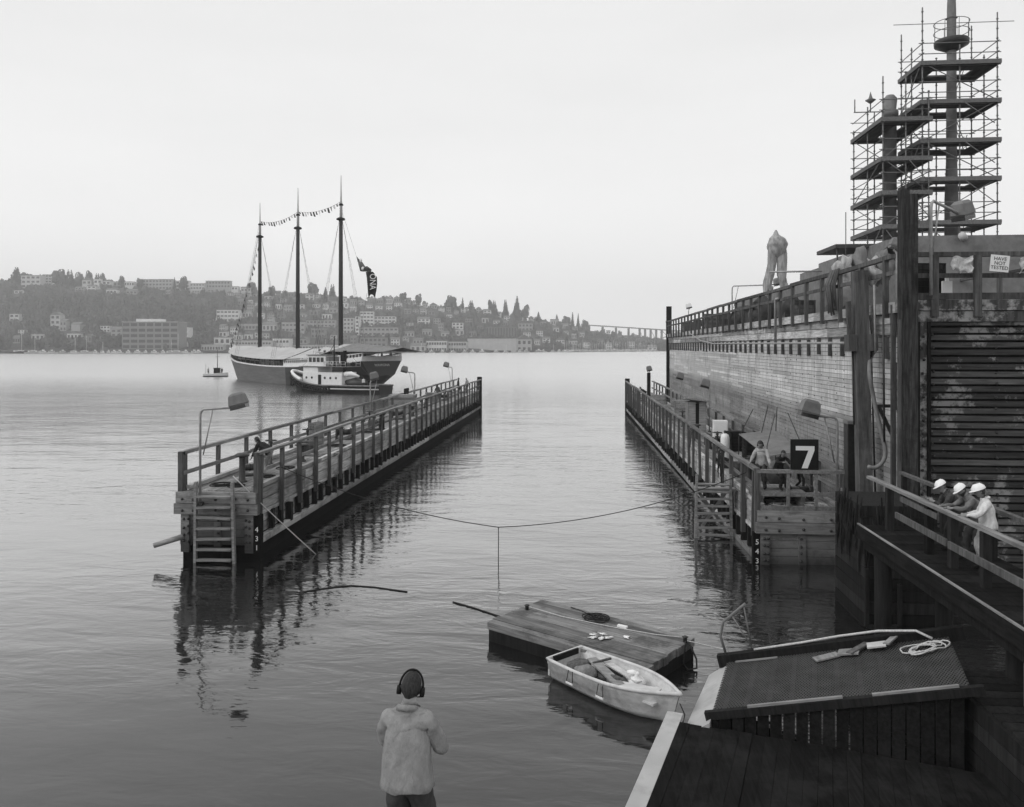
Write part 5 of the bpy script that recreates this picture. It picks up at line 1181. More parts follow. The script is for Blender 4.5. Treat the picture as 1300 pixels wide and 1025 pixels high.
def scaffold(label, x0, x1, y0, y1, levels, ztop, zbase, nx=2, ny=2, hole=True, ext=None, diag=True, out_=None):
    o = empty('scaffold_tower', (0, 0, 0), label, 'scaffold', 'scaffold towers round the masts of the docked ship')
    xs = [x0 + (x1 - x0) * i / nx for i in range(nx + 1)]; ysl = [y0 + (y1 - y0) * i / ny for i in range(ny + 1)]
    for i, x in enumerate(xs):
        for j, y in enumerate(ysl):
            if 0 < i < nx and 0 < j < ny: continue
            zt_ = ztop + rd.uniform(-.2, 1.2) + (ext or {}).get((i, j), 0)
            m = MB().tube([(x, y, zbase), (x, y, zt_)], .034, 6, .5)
            z = zbase + .5
            while z < zt_: m.tube([(x, y, z), (x, y, z + .04)], .06, 6, .3); z += .5
            m.build('pole', steel_d, o)
    for z in levels:
        m = MB(); w_ = .95; e = .12
        def run(xa, xb, ya, yb, alongx):
            n = max(1, int(round(((yb - ya) if alongx else (xb - xa)) / .24)))
            for k in range(n):
                if alongx: t0 = ya + (yb - ya) * k / n; m.bb(xa, xb, t0 + .005, t0 + (yb - ya) / n - .005, z - .09, z - .02 + rd.uniform(0, .02), rd.random())
                else: t0 = xa + (xb - xa) * k / n; m.bb(t0 + .005, t0 + (xb - xa) / n - .005, ya, yb, z - .09, z - .02 + rd.uniform(0, .02), rd.random())
        run(x0 - e, x1 + e, y0 - e, y0 + w_, True); run(x0 - e, x1 + e, y1 - w_ * .9, y1 + e, True)
        run(x0 - e, x0 + w_, y0 + w_ + .01, y1 - w_ * .9 - .01, False); run(x1 - w_ * .8, x1 + e, y0 + w_ + .01, y1 - w_ * .9 - .01, False)
        pfm = m.build('platform', plat, o)
        m = MB()      # ledgers and toe boards at the platform edge
        m.bb(x0 - e - .03, x1 + e + .03, y0 - e - .03, y0 - e - .005, z - .12, z + .10, .9); m.bb(x0 - e - .03, x0 - e - .005, y0 - e, y1 + e, z - .12, z + .10, .9); m.bb(x1 + e + .005, x1 + e + .03, y0 - e, y1 + e, z - .12, z + .10, .9); m.build('toe_board', plat, pfm)
        for zz in (z - .14, z + .5, z + 1.05):
            m = MB()
            for a1, b1 in (((x0, y0), (x1, y0)), ((x1, y0), (x1, y1)), ((x1, y1), (x0, y1)), ((x0, y1), (x0, y0))):
                A_, B_ = Vector((*a1, zz)), Vector((*b1, zz)); dn = (B_ - A_).normalized() * .18; m.tube([A_ - dn, B_ + dn], .026, 5, .5)
            m.build('guard_rail' if zz > z else 'ledger', steel_d, o)
    lx, ly = x0 + (x1 - x0) * .72, y1 - .5
    for k in range(len(levels) - 1):
        l_ = MB(); zb, zt2 = levels[k], levels[k + 1] + .8; dx_ = .5 * (1 if k % 2 else -1)
        for s in (-.17, .17): l_.tube([(lx - dx_, ly + s, zb), (lx + dx_, ly + s, zt2)], .022, 5, .5)
        for q in range(9): f_ = (q + .5) / 9; l_.tube([(lx - dx_ + 2 * dx_ * f_, ly - .17, zb + (zt2 - zb) * f_), (lx - dx_ + 2 * dx_ * f_, ly + .17, zb + (zt2 - zb) * f_)], .015, 4, .5)
        l_.build('ladder', steel_d, o)
    if diag:
        zs = [zbase + .5] + list(levels)
        for k in range(len(zs) - 1):
            f_ = k % 2; a1, b1 = (x0, x1) if f_ else (x1, x0)
            MB().tube([(a1, y0 - .06, zs[k]), (b1, y0 - .06, zs[k + 1])], .026, 5, .5).build('brace', steel_d, o)
            MB().tube([(x0 - .06, y0 if f_ else y1, zs[k]), (x0 - .06, y1 if f_ else y0, zs[k + 1])], .026, 5, .5).build('brace', steel_d, o)
            if k > 1: MB().tube([(xs[1], y0 - .06, zs[k] + .1), (xs[1] + (x1 - x0) * .4, y0 - .5, zs[k] - 1.3)], .024, 5, .5).build('brace', steel_d, o)
    return o
pA = at(1171, 200, 41); pB = at(1262, 200, 41)
scaffold('taller right scaffold tower round the mast, reaching the round lookout platform', pA.x, pB.x, pA.y, pA.y + 2.7, [gz(y, 41) for y in (283, 228, 179.5, 130, 81)], gz(70, 41), 10.5, ext={(0, 2): 1.6, (0, 0): 2.2, (2, 0): 1.5, (2, 2): 2.0, (1, 0): -.2})
pA = at(1121, 200, 41); pB = at(1177, 200, 41)
scaffold('lower left scaffold tower round the exhaust stack', pA.x, pB.x, pA.y + .01, pA.y + 4.4, [gz(y, 41) for y in (288, 245, 202, 152)], gz(140, 41), 10.3, ext={(0, 2): .3, (0, 0): 1.1, (1, 0): 1.4})
# outrigger platform with a small mast head antenna on the left tower
og2 = empty('antenna_frame', at(1096, 152, 43), 'small cross shaped antenna on an outrigger beside the left scaffold top', 'antenna')
MB().tube([(-.5, 0, .4), (1.3, 0, .4)], .03, 6, .5).tube([(-.45, 0, .4), (-.45, 0, 1.1)], .03, 6, .5).build('outrigger', steel_d, og2)
MB().lathe([(.03, .4), (.03, .85), (.1, .9), (.28, 1.05), (.12, 1.12), (.06, 1.3), (.01, 1.5)], c=(.38, 0, 0), n=10, tone=.5).build('head', steel_d, og2)
# farther scaffold level right of the big lamp
q = at(1216, 286, 44); 

# ================================================================= WALKWAY WITH THE THREE MEN
wk = empty('walkway', (0, 0, 0), 'dark timber walkway with rails where the three men in hard hats stand', 'walkway')
m = MB(); y = 3.5
while y < 21.4: m.bb(7.3, 9.25, y + .008, y + .27, 2.82, 2.9 + rd.uniform(0, .012), rd.random() * .7); y += .28
m.build('deck', w_black, wk)
m = MB(); m.bb(7.22, 7.3, 3.5, 21.4, 2.6, 2.93, .5); m.build('edge_beam', w_black, wk)
MB().beam((7.26, 3.5, 2.95), (7.26, 21.4, 2.95), .05, .03, .9).build('edge_strip', w_rail, wk)
m = MB(); m.bb(7.4, 7.6, 3.5, 21.4, 2.3, 2.6, .3); m.bb(8.9, 9.1, 3.5, 21.4, 2.3, 2.6, .3); m.build('stringer', w_dark, wk)
for y in (18.6, 17.45, 16.1, 14.0, 11.5, 20.9): MB().bb(7.79, 7.95, y - .08, y + .08, 2.9, 3.98, rd.random()).build('post', w_dark, wk)
for y in (23.0, 20.6, 18.2, 15.8): MB().bb(9.0, 9.12, y - .06, y + .06, 2.9, 4.0, rd.random()).build('post', w_dark, wk)
for (x, z, w_, h_, y0, y1, mm_) in ((7.86, 4.03, .14, .07, 12.4, 22.3, w_rail), (7.76, 3.42, .05, .15, 12.4, 17.4, w_post), (7.76, 3.42, .05, .15, 17.5, 20.2, w_post), (7.8, 3.86, .05, .12, 18.0, 20.0, w_post), (9.06, 4.03, .12, .08, 13, 23.2, w_post), (9.06, 3.5, .05, .12, 13, 23.2, w_post)):
    MB().beam((x, y0, z), (x, y1, z + rd.uniform(-.02, .02)), w_, h_, .6).build('rail', mm_, wk)
for (x, y) in ((7.6, 20.6), (8.9, 20.2), (8.0, 15.2), (8.9, 15.0), (8.0, 11)): MB().tube([(x, y, -1.5), (x, y, 2.3)], .2, 10, .4).build('pile', w_dark, wk)
tag(MB().tube([(8.0, 21.0, 2.1), (8.1, 16.3, 2.1), (8.1, 12, 2.1)], .04, 7, .5).build('water_pipe', w_rail), 'thin pipe running beneath the walkway', 'pipe')
MB().tube([(7.5, 14.0, 1.0), (7.5, 14.0, 4.2)], .04, 7, .5).build('steel_post', grey, wk)
g3 = 'men in white hard hats on the walkway'
person('man in dark jacket and tie with white hard hat, farthest of three on the walkway', (8.36, 18.75, 2.9), R(78), sc=1.04, bulk=1.12, pitch=.55, hip_z=.9, hip_y=-.22, hands=((-.15, .34, 1.14), (.12, .34, 1.14)), feet=((-.14, -.35, .09), (.14, -.05, .09)), shirt=c_dk2, pants=c_dk2, hat=True, group=g3, fingers=True, look=(.25, .5))
person('bearded man in grey shirt and white hard hat, middle of three on the walkway', (8.42, 18.05, 2.9), R(85), sc=1.04, bulk=1.15, pitch=.45, hip_z=.93, hip_y=-.25, hands=((-.2, .38, 1.14), (.1, .40, 1.14)), feet=((-.14, -.35, .09), (.14, -.05, .09)), shirt=c_mid, pants=c_dk2, hat=True, group=g3, fingers=True, beard=True, look=(.45, .3))
person('man in white shirt and white hard hat, nearest of three on the walkway', (8.45, 17.2, 2.9), R(70), bulk=1.14, pitch=.08, hip_z=.95, hands=((-.2, .42, 1.12), (.22, .36, 1.05)), shirt=c_white, pants=c_light, hat=True, group=g3, fingers=True, look=(.35, .1), sc=1.06)
# lower landing of dark timber at the right bottom
ld = empty('timber_landing', (8.1, 12.2, 0), 'dark low timber landing at the upper end of the ramp', 'landing')
m = MB(); y = -4.5
while y < 3.2: m.bb(-1.3, 2.6, y + .01, y + .28, 1.42, 1.52, rd.random() * .8); y += .3
m.build('deck', w_dark, ld)
m = MB()
for k in range(5): m.bb(-1.3, 2.6, 3.22, 3.3, .1 + k * .28, .1 + k * .28 + .26, rd.random()); m.bb(-1.38, -1.3, -4.5, 3.3, .1 + k * .28, .1 + k * .28 + .26, rd.random())
m.build('side', w_dark, ld)
# ================================================================= SCHOONER
SD = Vector((.723, -.691, 0)); SN = Vector((-.691, -.723, 0))        # stern-ward, camera side
M1 = Vector((-71.4, 170.5, 0)); LOA = 64.5; BOW = M1 - SD * 13.6
sch = empty('schooner', BOW, 'old three masted schooner with an awning over its deck, dark stern towards us', 'sailing ship', rz=math.atan2(SD.y, SD.x))
# local x runs from bow (0) to stern (LOA), local +y points away from the camera
def hb(t):
    t = max(t, 0)
    e = .08 + .92 * min(1, (t / .22)) ** .6 if t < .22 else 1.0
    if t > .8: e = 1 - .28 * ((t - .8) / .2) ** 2
    return 5.6 * e
def sheer(t): return 3.55 + 2.0 * (1 - t / .5) ** 2 * (t < .5) + 1.55 * ((t - .5) / .5) ** 2 * (t >= .5)
rows = []; NT = 44
for i in range(NT + 1):
    t = i / NT; b_ = hb(t); z1 = sheer(t); row = []
    for k in range(13):
        v = k / 12                                  # 0 sheer .. 1 keel
        z = z1 - (z1 + 2.2) * v
        wd = b_ * (1 - .06 * v - .9 * max(0, v - .6) ** 1.4)
        x = t * LOA
        if t < .25: wd *= 1 - (1 - t / .25) * .55 * v; x += (1 - t / .25) * v * 3.6         # raked stem
        if t > .80:                                  # counter stern: hull rises out of the water
            s_ = (t - .80) / .20; lim = 4.7 * s_ ** 1.25 - 2.2
            z = max(z, lim - .0); wd *= 1 - s_ * .62 * min(1, v * 1.6)
            wd = wd if z > lim + .01 else wd * (1 - s_ * .35)
        row.append((x, -wd, z))
    row += [(p[0], -p[1], p[2]) for p in reversed(row)]
    rows.append(row)
def belt(z): return z
m = MB()
n = len(rows[0])
for i in range(NT):
    for k in range(n - 1):
        a, b2, c, d = rows[i][k], rows[i][k + 1], rows[i + 1][k + 1], rows[i + 1][k]
        m.add([a, b2, c, d], [(0, 1, 2, 3)], .5, 1 if (i / NT > .80 and True) else 0, True)
m.add(rows[-1], [tuple(range(n))], .5, 1); 
bmx = bmesh.new()
hb_dark = mat('schooner_stern_paint', .018, .45, .2, (1, 1, 1), .5, tone=.1, spec=.4); hb_mid = mat('schooner_after_side', .05, .6, .3, (.3, .3, 2), .6, tone=.1)
hull = m.build('hull', [hullgrey, hb_dark, hb_mid], sch)
for p_ in hull.data.polygons:
    c = p_.center; t = c.x / LOA
    if .60 < t <= .86 and p_.material_index in (0, 1): p_.material_index = 2 if t < .80 + .10 * (1 - max(0, c.z) / 4) else 1
# white rail, bulwark panels
def strip(t0, t1, dz0, dz1, off, name, mm_, parent, step=30, side=(-1, 1)):
    m = MB()
    for s in side:
        r0 = []; 
        for i in range(step + 1):
            t = t0 + (t1 - t0) * i / step; b_ = hb(t) + off; z = sheer(t); r0.append([(t * LOA, s * b_, z + dz0), (t * LOA, s * (b_), z + dz1), (t * LOA, s * (b_ - .3), z + dz1), (t * LOA, s * (b_ - .3), z + dz0)])
        m.grid(r0, .5, smooth=False, closed=True)
    return m.build(name, mm_, parent)
strip(0, 1, -.05, .22, .1, 'cap_rail', white, sch)
bw_ = strip(.58, 1.0, .22, .75, .02, 'bulwark', white, sch); strip(.58, 1.0, 1.25, 1.42, .04, 'top_rail', white, sch)
m = MB(); m.beam((LOA, -hb(1), sheer(1) + .5), (LOA, hb(1), sheer(1) + .5), .2, .6, .5); m.beam((LOA, -hb(1), sheer(1) + 1.33), (LOA, hb(1), sheer(1) + 1.33), .2, .16, .5); m.beam((LOA + .03, -hb(1), sheer(1) + .08), (LOA + .03, hb(1), sheer(1) + .08), .2, .27, .5); m.build('taffrail', white, sch)
me = MB().bb(-.08, .08, -.08, .08, 0, .6, .5).mesh('stanchion', white)
for i in range(34):
    t = .58 + .42 * i / 33
    for s in (-1, 1): put('stanchion', me, sch, (t * LOA, s * (hb(t) - .1), sheer(t) + .72))
me = MB().bb(-.1, .1, -.1, .1, 0, 1.6, .5).mesh('awning_post', w_post)
for i in range(15):
    t = .03 + .52 * i / 14
    for s in (-1, 1): put('awning_post', me, sch, (t * LOA, s * (hb(t) - .25), sheer(t) + .1), (0, 0, 0), (1, 1, 1 if t > .12 else .75))
strip(.07, .55, .9, 1.05, -.2, 'life_rail', w_step, sch)
m = MB(); m.grid([[(LOA * t, -hb(t) + .3, sheer(t) - .1), (LOA * t, hb(t) - .3, sheer(t) - .1)] for t in [i / 20 for i in range(21)]], .5); m.build('deck', w_dark, sch)
for (t, ln, wd, h_, nm) in ((.12, 4.5, 4, 1.5, 'fore_deckhouse'), (.36, 8, 4.6, 1.7, 'main_deckhouse'), (.50, 3.5, 4, 1.5, 'hatch_house'), (.80, 11, 6.5, 1.9, 'after_deckhouse')):
    z = sheer(t) - .1; m = MB(); m.bb(t * LOA - ln / 2, t * LOA + ln / 2, -wd / 2, wd / 2, z, z + h_, .5); q = m.build(nm, pale, sch)
    for k in range(int(ln / 1.3)): MB().bb(t * LOA - ln / 2 + .5 + k * 1.3, t * LOA - ln / 2 + 1.1 + k * 1.3, -wd / 2 - .05, -wd / 2 + .02, z + .6, z + 1.2, .5).build('window', glassd, q)
# awnings
def awn(t0, t1, zr0, zr1, ze, label, over=.5, mm_=canvas):
    rows = []
    for i in range(17):
        t = t0 + (t1 - t0) * i / 16; b_ = max(.7, hb(min(t, 1)) + over - .3 * (t > 1)); zr = zr0 + (zr1 - zr0) * i / 16 - .15 * math.sin(i / 16 * math.pi * 4) ** 2; e = ze(t)
        rows.append([(t * LOA, -b_, e), (t * LOA, -b_ * .5, (e + zr) / 2 - .05), (t * LOA, 0, zr), (t * LOA, b_ * .5, (e + zr) / 2 - .05), (t * LOA, b_, e)])
    m = MB().grid(rows, .5, smooth=False); rr = [[(p[0], p[1], p[2] - .06) for p in r_] for r_ in rows]; m.grid(rr, .5, smooth=False)
    return m.build('awning', mm_, sch)
awn(-.02, .60, 7.9, 7.3, lambda t: sheer(max(0, t)) + 1.5 - .25 * (t < .1), '')
awn(.605, .86, 7.2, 8.3, lambda t: sheer(t) + 1.55 + .7 * max(0, t - .75) * 10 / 1.1, '', .2)
awn(.865, 1.10, 8.3, 7.4, lambda t: 6.2 + .5, '', .4, grey)
for x in (.9, .98): MB().tube([(x * LOA, 0, sheer(.9)), (x * LOA, 0, 7.8)], .08, 6, .5).build('awning_pole', white, sch)
# masts
def to_local(p): return sch.matrix_world.inverted() @ p
bpy.context.view_layer.update()
MX = [13.6, 13.6 + 18.6, 13.6 + 36.4]; TOPS = [at(330, 258, 176).z, at(378, 240, 163).z, at(434, 225, 150).z]
mast_m = mat('mast_paint', .045, .6, .2, GZ, 1, tone=.1); top_m = mat('topmast_paint', .42, .5, .1, GZ, 1, tone=.1)
JN = [at(330, 300, 176).z, at(378, 290, 163).z, at(434, 279, 150).z]
for x, zt_, zj in zip(MX, TOPS, JN):
    q = MB().tube([(x, 0, 2), (x, 0, zj * .6), (x + .05, 0, zj)], [.46, .42, .36], 10, .5).build('mast', mast_m, sch)
    MB().tube([(x + .1, 0, zj - 1), (x + .1, 0, zj + 2.5), (x + .1, 0, zt_ - 4.5), (x + .1, 0, zt_)], [.3, .27, .17, .06], 8, .5).build('topmast', top_m, q)
    MB().lathe([(.4, 0), (.8, .12), (.8, .4), (.35, .6)], c=(x, 0, zj - .4), n=12, tone=.5).build('crosstree', black, q); MB().lathe([(.3, 0), (.5, .1), (.3, .4)], c=(x + .1, 0, zj + 2.4), n=8, tone=.5).build('mast_cap', black, q)
    for s in (-1, 1):
        for k in range(3): MB().tube([(x - .2 + k * .9 - .6, s * 5.5, 5.0), (x, s * .4, zj - .5)], .018, 4, .5).build('shroud', steel_d, sch)
        m = MB(); zz_ = []
        for k in range(26):
            f_ = .03 + .9 * k / 26; z = 5 + (zj - 5.5) * f_; y = s * (5.5 - 5.1 * f_); w_ = (.9 * (1 - f_) + .1) * (1 if k % 2 else -1); zz_ += [(x + .1 - w_, y, z), (x + .1 + w_, y, z)]
        m.tube(zz_, .012, 3, .5)
        m.build('ratline_lacing', steel_d, sch)
zj = JN[0]; MB().tube([(-.5, 0, 6.2), (MX[0], 0, JN[0] + 2)], .03, 4, .5).tube([(-.9, 0, 6.3), (MX[0], 0, TOPS[0] - 4)], .025, 4, .5).build('forestay', steel_d, sch)
MB().tube([(1.2, 0, 4.9), (-1.6, 0, 6.0), (-3.6, 0, 7.2)], [.3, .22, .14], 8, .5).build('bowsprit', white, sch)
# name on the stern
def wpn(v): return v
nm_m = Matrix.Translation((LOA * .985 + .35, 0, 0))
NMz = sheer(.98) - .55
T_ = Matrix(((0, 0, 1, LOA + .03), (1, 0, 0, 0), (0, 1, 0, NMz - .1), (0, 0, 0, 1)))
MB().text('WAWONA', .62, T_, .03).build('name_lettering', plainwhite, sch)
# signal flags and the big burgee
def wl(x, z, y=0): return sch.matrix_world @ Vector((x, y, z))
def flagline(pts, n, label):
    o = empty('signal_flag_line', (0, 0, 0), label, 'flags', 'signal flag lines on the schooner')
    MB().tube(pts, .025, 4, .5).build('cord', drope, o)
    tot = len(pts) - 1
    for k in range(n):
        f_ = (k + .5) / n * tot; i = int(f_); a_, b2 = pts[i], pts[i + 1]; p = a_.lerp(b2, f_ - i); d = (b2 - a_).normalized(); s_ = random.uniform(.4, .62); dn = Vector((.25, .0, -1)) * random.uniform(.7, 1.15)
        q = [p, p + d * s_, p + d * s_ * .9 + dn * s_ * 1.5 + Vector((.1, .1, 0)), p + dn * s_ * 1.4]
        if k % 4 == 2: q = [p, p + d * s_, p + d * s_ * .5 + dn * s_ * 1.7]
        mm_ = (black, c_dk2, white, c_mid, black)[k % 5]
        vs = q + [v + Vector((0, .03, 0)) for v in q]; nn = len(q)
        MB().add(vs, [tuple(range(nn)), tuple(reversed(range(nn, 2 * nn)))] + [(i_, (i_ + 1) % nn, nn + (i_ + 1) % nn, nn + i_) for i_ in range(nn)], .5).build('flag', mm_, o)
    return o
flagline(rope_pts(wl(-3.4, 7.4), wl(MX[0], TOPS[0] - 8.2), 1.2, 14), 21, 'string of small signal flags slanting up from the bow to the foremast')
flagline(rope_pts(wl(MX[0], at(330, 281, 176).z), wl(MX[1], at(378, 268, 161).z), 1.0, 10) + rope_pts(wl(MX[1], at(378, 268, 161).z), wl(MX[2], at(434, 258, 150).z), .8, 10)[1:], 30, 'string of small signal flags running level from foremast to aftermast')
bg_ = empty('long_pennant', at(466, 360, 148), 'long dark swallow tailed flag with white letters blowing behind the aftermast', 'flag'); bl_ = bg_.location.copy()
def fp(px, py, dd=0): return at(px, py, 148 + dd) - bl_
up_ = [(452.2, 325, 457.2, 344.5), (455, 328.5, 460, 345), (460, 333, 464.5, 345), (463.5, 338.5, 467, 345.5), (466.0, 338, 471, 345.5), (471.5, 342, 471, 346.5)]
lo_ = [(464.3, 345.5, 473.5, 345.2), (465.5, 352, 478.5, 352), (466.2, 360, 478.8, 360), (466.8, 368, 478, 368), (467.2, 374, 476.8, 374)]
mm_u = mat('flag_grey', .13, .8, .1, tone=0)
def ribbon(lst, off, ph): 
    R1 = [[fp(a + (c - a) * k / 6, b_ + (d - b_) * k / 6, off + .35 * math.sin(k * 1.1 + i * .8 + ph)) for k in range(7)] for i, (a, b_, c, d) in enumerate(lst)]
    R2 = [[p + Vector((0, .05, 0)) for p in r_] for r_ in R1]; return MB().grid(R1, .5).grid(R2, .5)
ribbon(up_, -.5, 0).build('upper_fold', mm_u, bg_)
lo = ribbon(lo_, 0, 1); q = [fp(467.2, 374, .02), fp(476.8, 374, .02), fp(476, 380), fp(475.3, 377.5), fp(473.5, 374.6), fp(471, 373.8), fp(469, 376), (fp(468.2, 379))]
lo.add(q + [v + Vector((0, .05, 0)) for v in q], [tuple(range(8)), tuple(reversed(range(8, 16)))], .5); lo.build('lower_fold', black, bg_)
c_ = fp(472, 357.5, -.8); fr = Vector((CT, ST, 0))
M_ = Matrix.Translation(c_) @ Matrix(((fr.x, 0, 0, 0), (fr.y, 0, 0, 0), (0, 1, 0, 0), (0, 0, 0, 1))) @ Matrix.Scale(1, 4)
mt = Matrix(((0, -fr.x, 0, c_.x + .25), (0, -fr.y, -1, c_.y), (-1, 0, 0, c_.z), (0, 0, 0, 1)))
# letters run down the cloth; seen from behind, so mirrored
mt2 = Matrix(((0, fr.x, 0, c_.x + .15), (0, fr.y, 1, c_.y), (1, 0, 0, c_.z - .05), (0, 0, 0, 1))); mt3 = mt2 @ Matrix.Scale(-1, 4, (1, 0, 0))
MB().text('ONA', 1.65, mt3 @ Matrix.Scale(.8, 4, (1, 0, 0)), .03).build('lettering', plainwhite, bg_)
MB().blob(fp(458, 331, -1.2), (.3, .05, .4), 1, .3, 1, .5).build('emblem', plainwhite, bg_); MB().blob(fp(460.5, 341, -1.2), (.3, .05, .4), 1, .3, 2, .5).build('emblem', plainwhite, bg_)
MB().tube([fp(466, 372), sch.matrix_world @ Vector((LOA - 8, 0, 8)) - bl_], .03, 4, .5).tube([fp(452.2, 325), wl(MX[2], TOPS[2] - 6) - bl_], .025, 4, .5).build('halyard', grey, bg_)
rp = random.Random(4)
for k, (t, y, lb) in enumerate(((.86, -3.6, 'person in dark clothes at the schooner rail, first from left'), (.89, -3.3, 'person in pale shirt at the schooner rail, second from the left'), (.93, -3.4, 'person in dark coat at the schooner rail right of the pale shirt'), (.97, -2.2, 'person standing at the near corner of the schooner stern'), (.985, .6, 'person above the name on the schooner stern'), (.985, 2.4, 'person in white at the far corner of the schooner stern'))):
    q = sch.matrix_world @ Vector((t * LOA, y, sheer(t) + .05)); person(lb, q, rp.uniform(2.2, 4), shirt=(c_dark, c_light, c_dk2, c_mid, c_dark, c_white)[k], pants=c_dk2, group='people on the schooner stern')

# ================================================================= TUG
tb, ts = at(372, 440, 136), at(490, 440, 127); tdv = (ts - tb); tdv.z = 0; TL = tdv.length; tdv.normalize()
tug = empty('tugboat', ((tb.x), tb.y, 0), 'tugboat with white wheelhouse and tyre fenders lying beside the schooner', 'tugboat', rz=math.atan2(tdv.y, tdv.x))
def thb(t): return 2.9 * (min(1, t / .22) ** .55 if t < .22 else (1 - .35 * max(0, (t - .8) / .2) ** 2))
def tsh(t): return 1.15 + 2.0 * max(0, 1 - t / .45) ** 1.7 + .12 * t
rows = []
for i in range(29):
    t = i / 28; b_ = max(.12, thb(t)); z = tsh(t); x = t * TL; rk = (1 - min(1, t / .25)) * 1.4
    r_ = [(x, -b_, z), (x + rk * .4, -b_ * .96, z * .5), (x + rk * .8, -b_ * .88, 0), (x + rk, -b_ * .5, -1)]
    rows.append(r_ + [(p[0], -p[1], p[2]) for p in reversed(r_)])
m = MB().grid(rows, .5); m.add(rows[-1], [tuple(range(8))], .5); thull = mat('tug_hull', .035, .6, .3, (1, 1, 1), .8, tone=.1)
m.build('hull', thull, tug)
MB().grid([[(TL * t, -thb(t) + .1, tsh(t) - .35), (TL * t, thb(t) - .1, tsh(t) - .35)] for t in [.02 + i * .049 for i in range(21)]], .5).build('deck', grey, tug)
def tstrip(t0, t1, dz, r, nm, mm_, off=.05):
    for s in (-1, 1): MB().tube([(t * TL, s * (max(.1, thb(t)) + off), tsh(t) + dz) for t in [t0 + (t1 - t0) * i / 20 for i in range(21)]], r, 6, .5).build(nm, mm_, tug)
tstrip(0.0, 1, 0, .14, 'rubbing_strake', grey); tstrip(.0, .22, .28, .26, 'bow_bulwark', white, -.1); tstrip(.45, 1, -.55, .12, 'lower_strake', pale)
ty = MB().tube([(0, .36 * math.cos(2 * math.pi * i / 14), .36 * math.sin(2 * math.pi * i / 14)) for i in range(14)], .15, 7, .5, closed=True).mesh('tyre_fender', rubber)
for i in range(19):
    t = .0 + .52 * i / 18; tt = max(t, .02)
    for s in (-1, 1):
        if t > .3 and s > 0: continue
        sl_ = math.atan2((thb(min(1, tt + .02)) - thb(tt)), .02 * TL); put('tyre_fender', ty, tug, (tt * TL, s * (thb(tt) + .2), tsh(tt) - .6 - .1 * (i % 2)), (rp.uniform(-.15, .15), 0, s * (R(90) + sl_)))
for k in range(4): put('tyre_fender', ty, tug, (-.15, 0, 2.9 - k * .55), (0, 0, 0))
zd = 1.0
m = MB(); m.bb(TL * .20, TL * .62, -1.9, 1.9, zd, zd + 2.3, .5); m.bb(TL * .20, TL * .36, -1.8, 1.8, zd + 2.3, zd + 3.2, .5); m.build('deckhouse', white, tug)
m = MB(); m.bb(TL * .235, TL * .43, -1.5, 1.5, zd + 3.2, zd + 5.1, .5); wh = m.build('wheelhouse', white, tug); MB().bb(TL * .225, TL * .44, -1.65, 1.65, zd + 5.1, zd + 5.22, .5).build('roof', grey, wh)
for k in range(4): MB().bb(TL * .25 + k * .85, TL * .25 + k * .85 + .6, -1.56, -1.45, zd + 4.0, zd + 4.75, .5).build('window', glassd, wh)
for k in range(3): MB().bb(TL * .235 - .06, TL * .235 + .02, -1.2 + k * .9, -.6 + k * .9, zd + 4.0, zd + 4.75, .5).build('window', glassd, wh)
dm = MB().bb(0, .6, -.05, .05, 0, 1.6, .5).mesh('door', black)
put('door', dm, tug, (TL * .37, -1.93, zd + .3)); pm_ = MB().lathe([(.02, 0), (.2, 0), (.2, .05), (.02, .06)], n=12, tone=.5).mesh('porthole', glassd)
for x in (.24, .30, .44, .5, .56): put('porthole', pm_, tug, (TL * x, -1.9, zd + 1.4), (R(90), 0, 0))
MB().bb(TL * .16, TL * .66, -2.0, 2.0, zd + 3.2, zd + 3.3, .5).build('boat_deck', grey, tug)
MB().lathe([(.55, 0), (.5, 2.2), (.55, 2.3), (.45, 2.35)], c=(TL * .56, 0, zd + 3.3), n=14, tone=.5).build('funnel', black, tug)
MB().lathe([(.3, 0), (.3, 3.5), (.35, 3.6)], c=(TL * .60, -.6, zd + 2.3), n=10, tone=.5).build('funnel', black, tug)
ms_ = MB().tube([(TL * .46, 0, zd + 3), (TL * .46, 0, zd + 8.3)], [.14, .08], 8, .5).tube([(TL * .46, -1.2, zd + 6.5), (TL * .46, 1.2, zd + 6.5)], .05, 5, .5).tube([(TL * .46, 0, zd + 7), (TL * .40, 0, zd + 5.3)], .05, 5, .5).build('mast', black, tug)
for (x, y, z) in ((.30, 0, 5.9), (.40, -1, 5.7), (.40, 1, 5.7)): MB().tube([(TL * x, y, zd + z - .6), (TL * x, y, zd + z)], .05, 5, .5).blob((TL * x, y, zd + z + .12), (.25, .25, .22), 1, .05, 1, .5).build('searchlight', grey, tug)
m = MB().tube([(TL * .63, -1.2, zd + 2.0), (TL * .69, -1.2, zd + 2.1), (TL * .77, -1.2, zd + 1.7)], [.45, .42, .2], 10, .5); o = m.build('canvas_cover', white, tug)
MB().blob((TL * .70, 0, zd + .6), (2.2, 1.5, .8), 2, .2, 3, .5).build('towing_winch', iron, tug)
MB().tube([(TL * .8, -.8, zd - .2), (TL * .8, -.8, zd + 1), (TL * .8, .8, zd + 1), (TL * .8, .8, zd - .2)], .12, 8, .5).build('towing_bitt', black, tug)
person('deckhand in a white shirt on the after deck of the tugboat', tug.location + tdv * TL * .82 + Vector((-.4, -1.4, zd - .1)), R(20), shirt=c_white, pants=c_dk2, pitch=.15)
m = MB()
for s in (-1, 1):
    for zz in (3.7, 4.1): m.tube([(TL * .43, s * 1.95, zd + zz), (TL * .66, s * 1.95, zd + zz)], .03, 4, .5)
    for k in range(6): x = TL * (.43 + .046 * k); m.tube([(x, s * 1.95, zd + 3.3), (x, s * 1.95, zd + 4.1)], .03, 4, .5)
m.build('boat_deck_rail', white, tug)
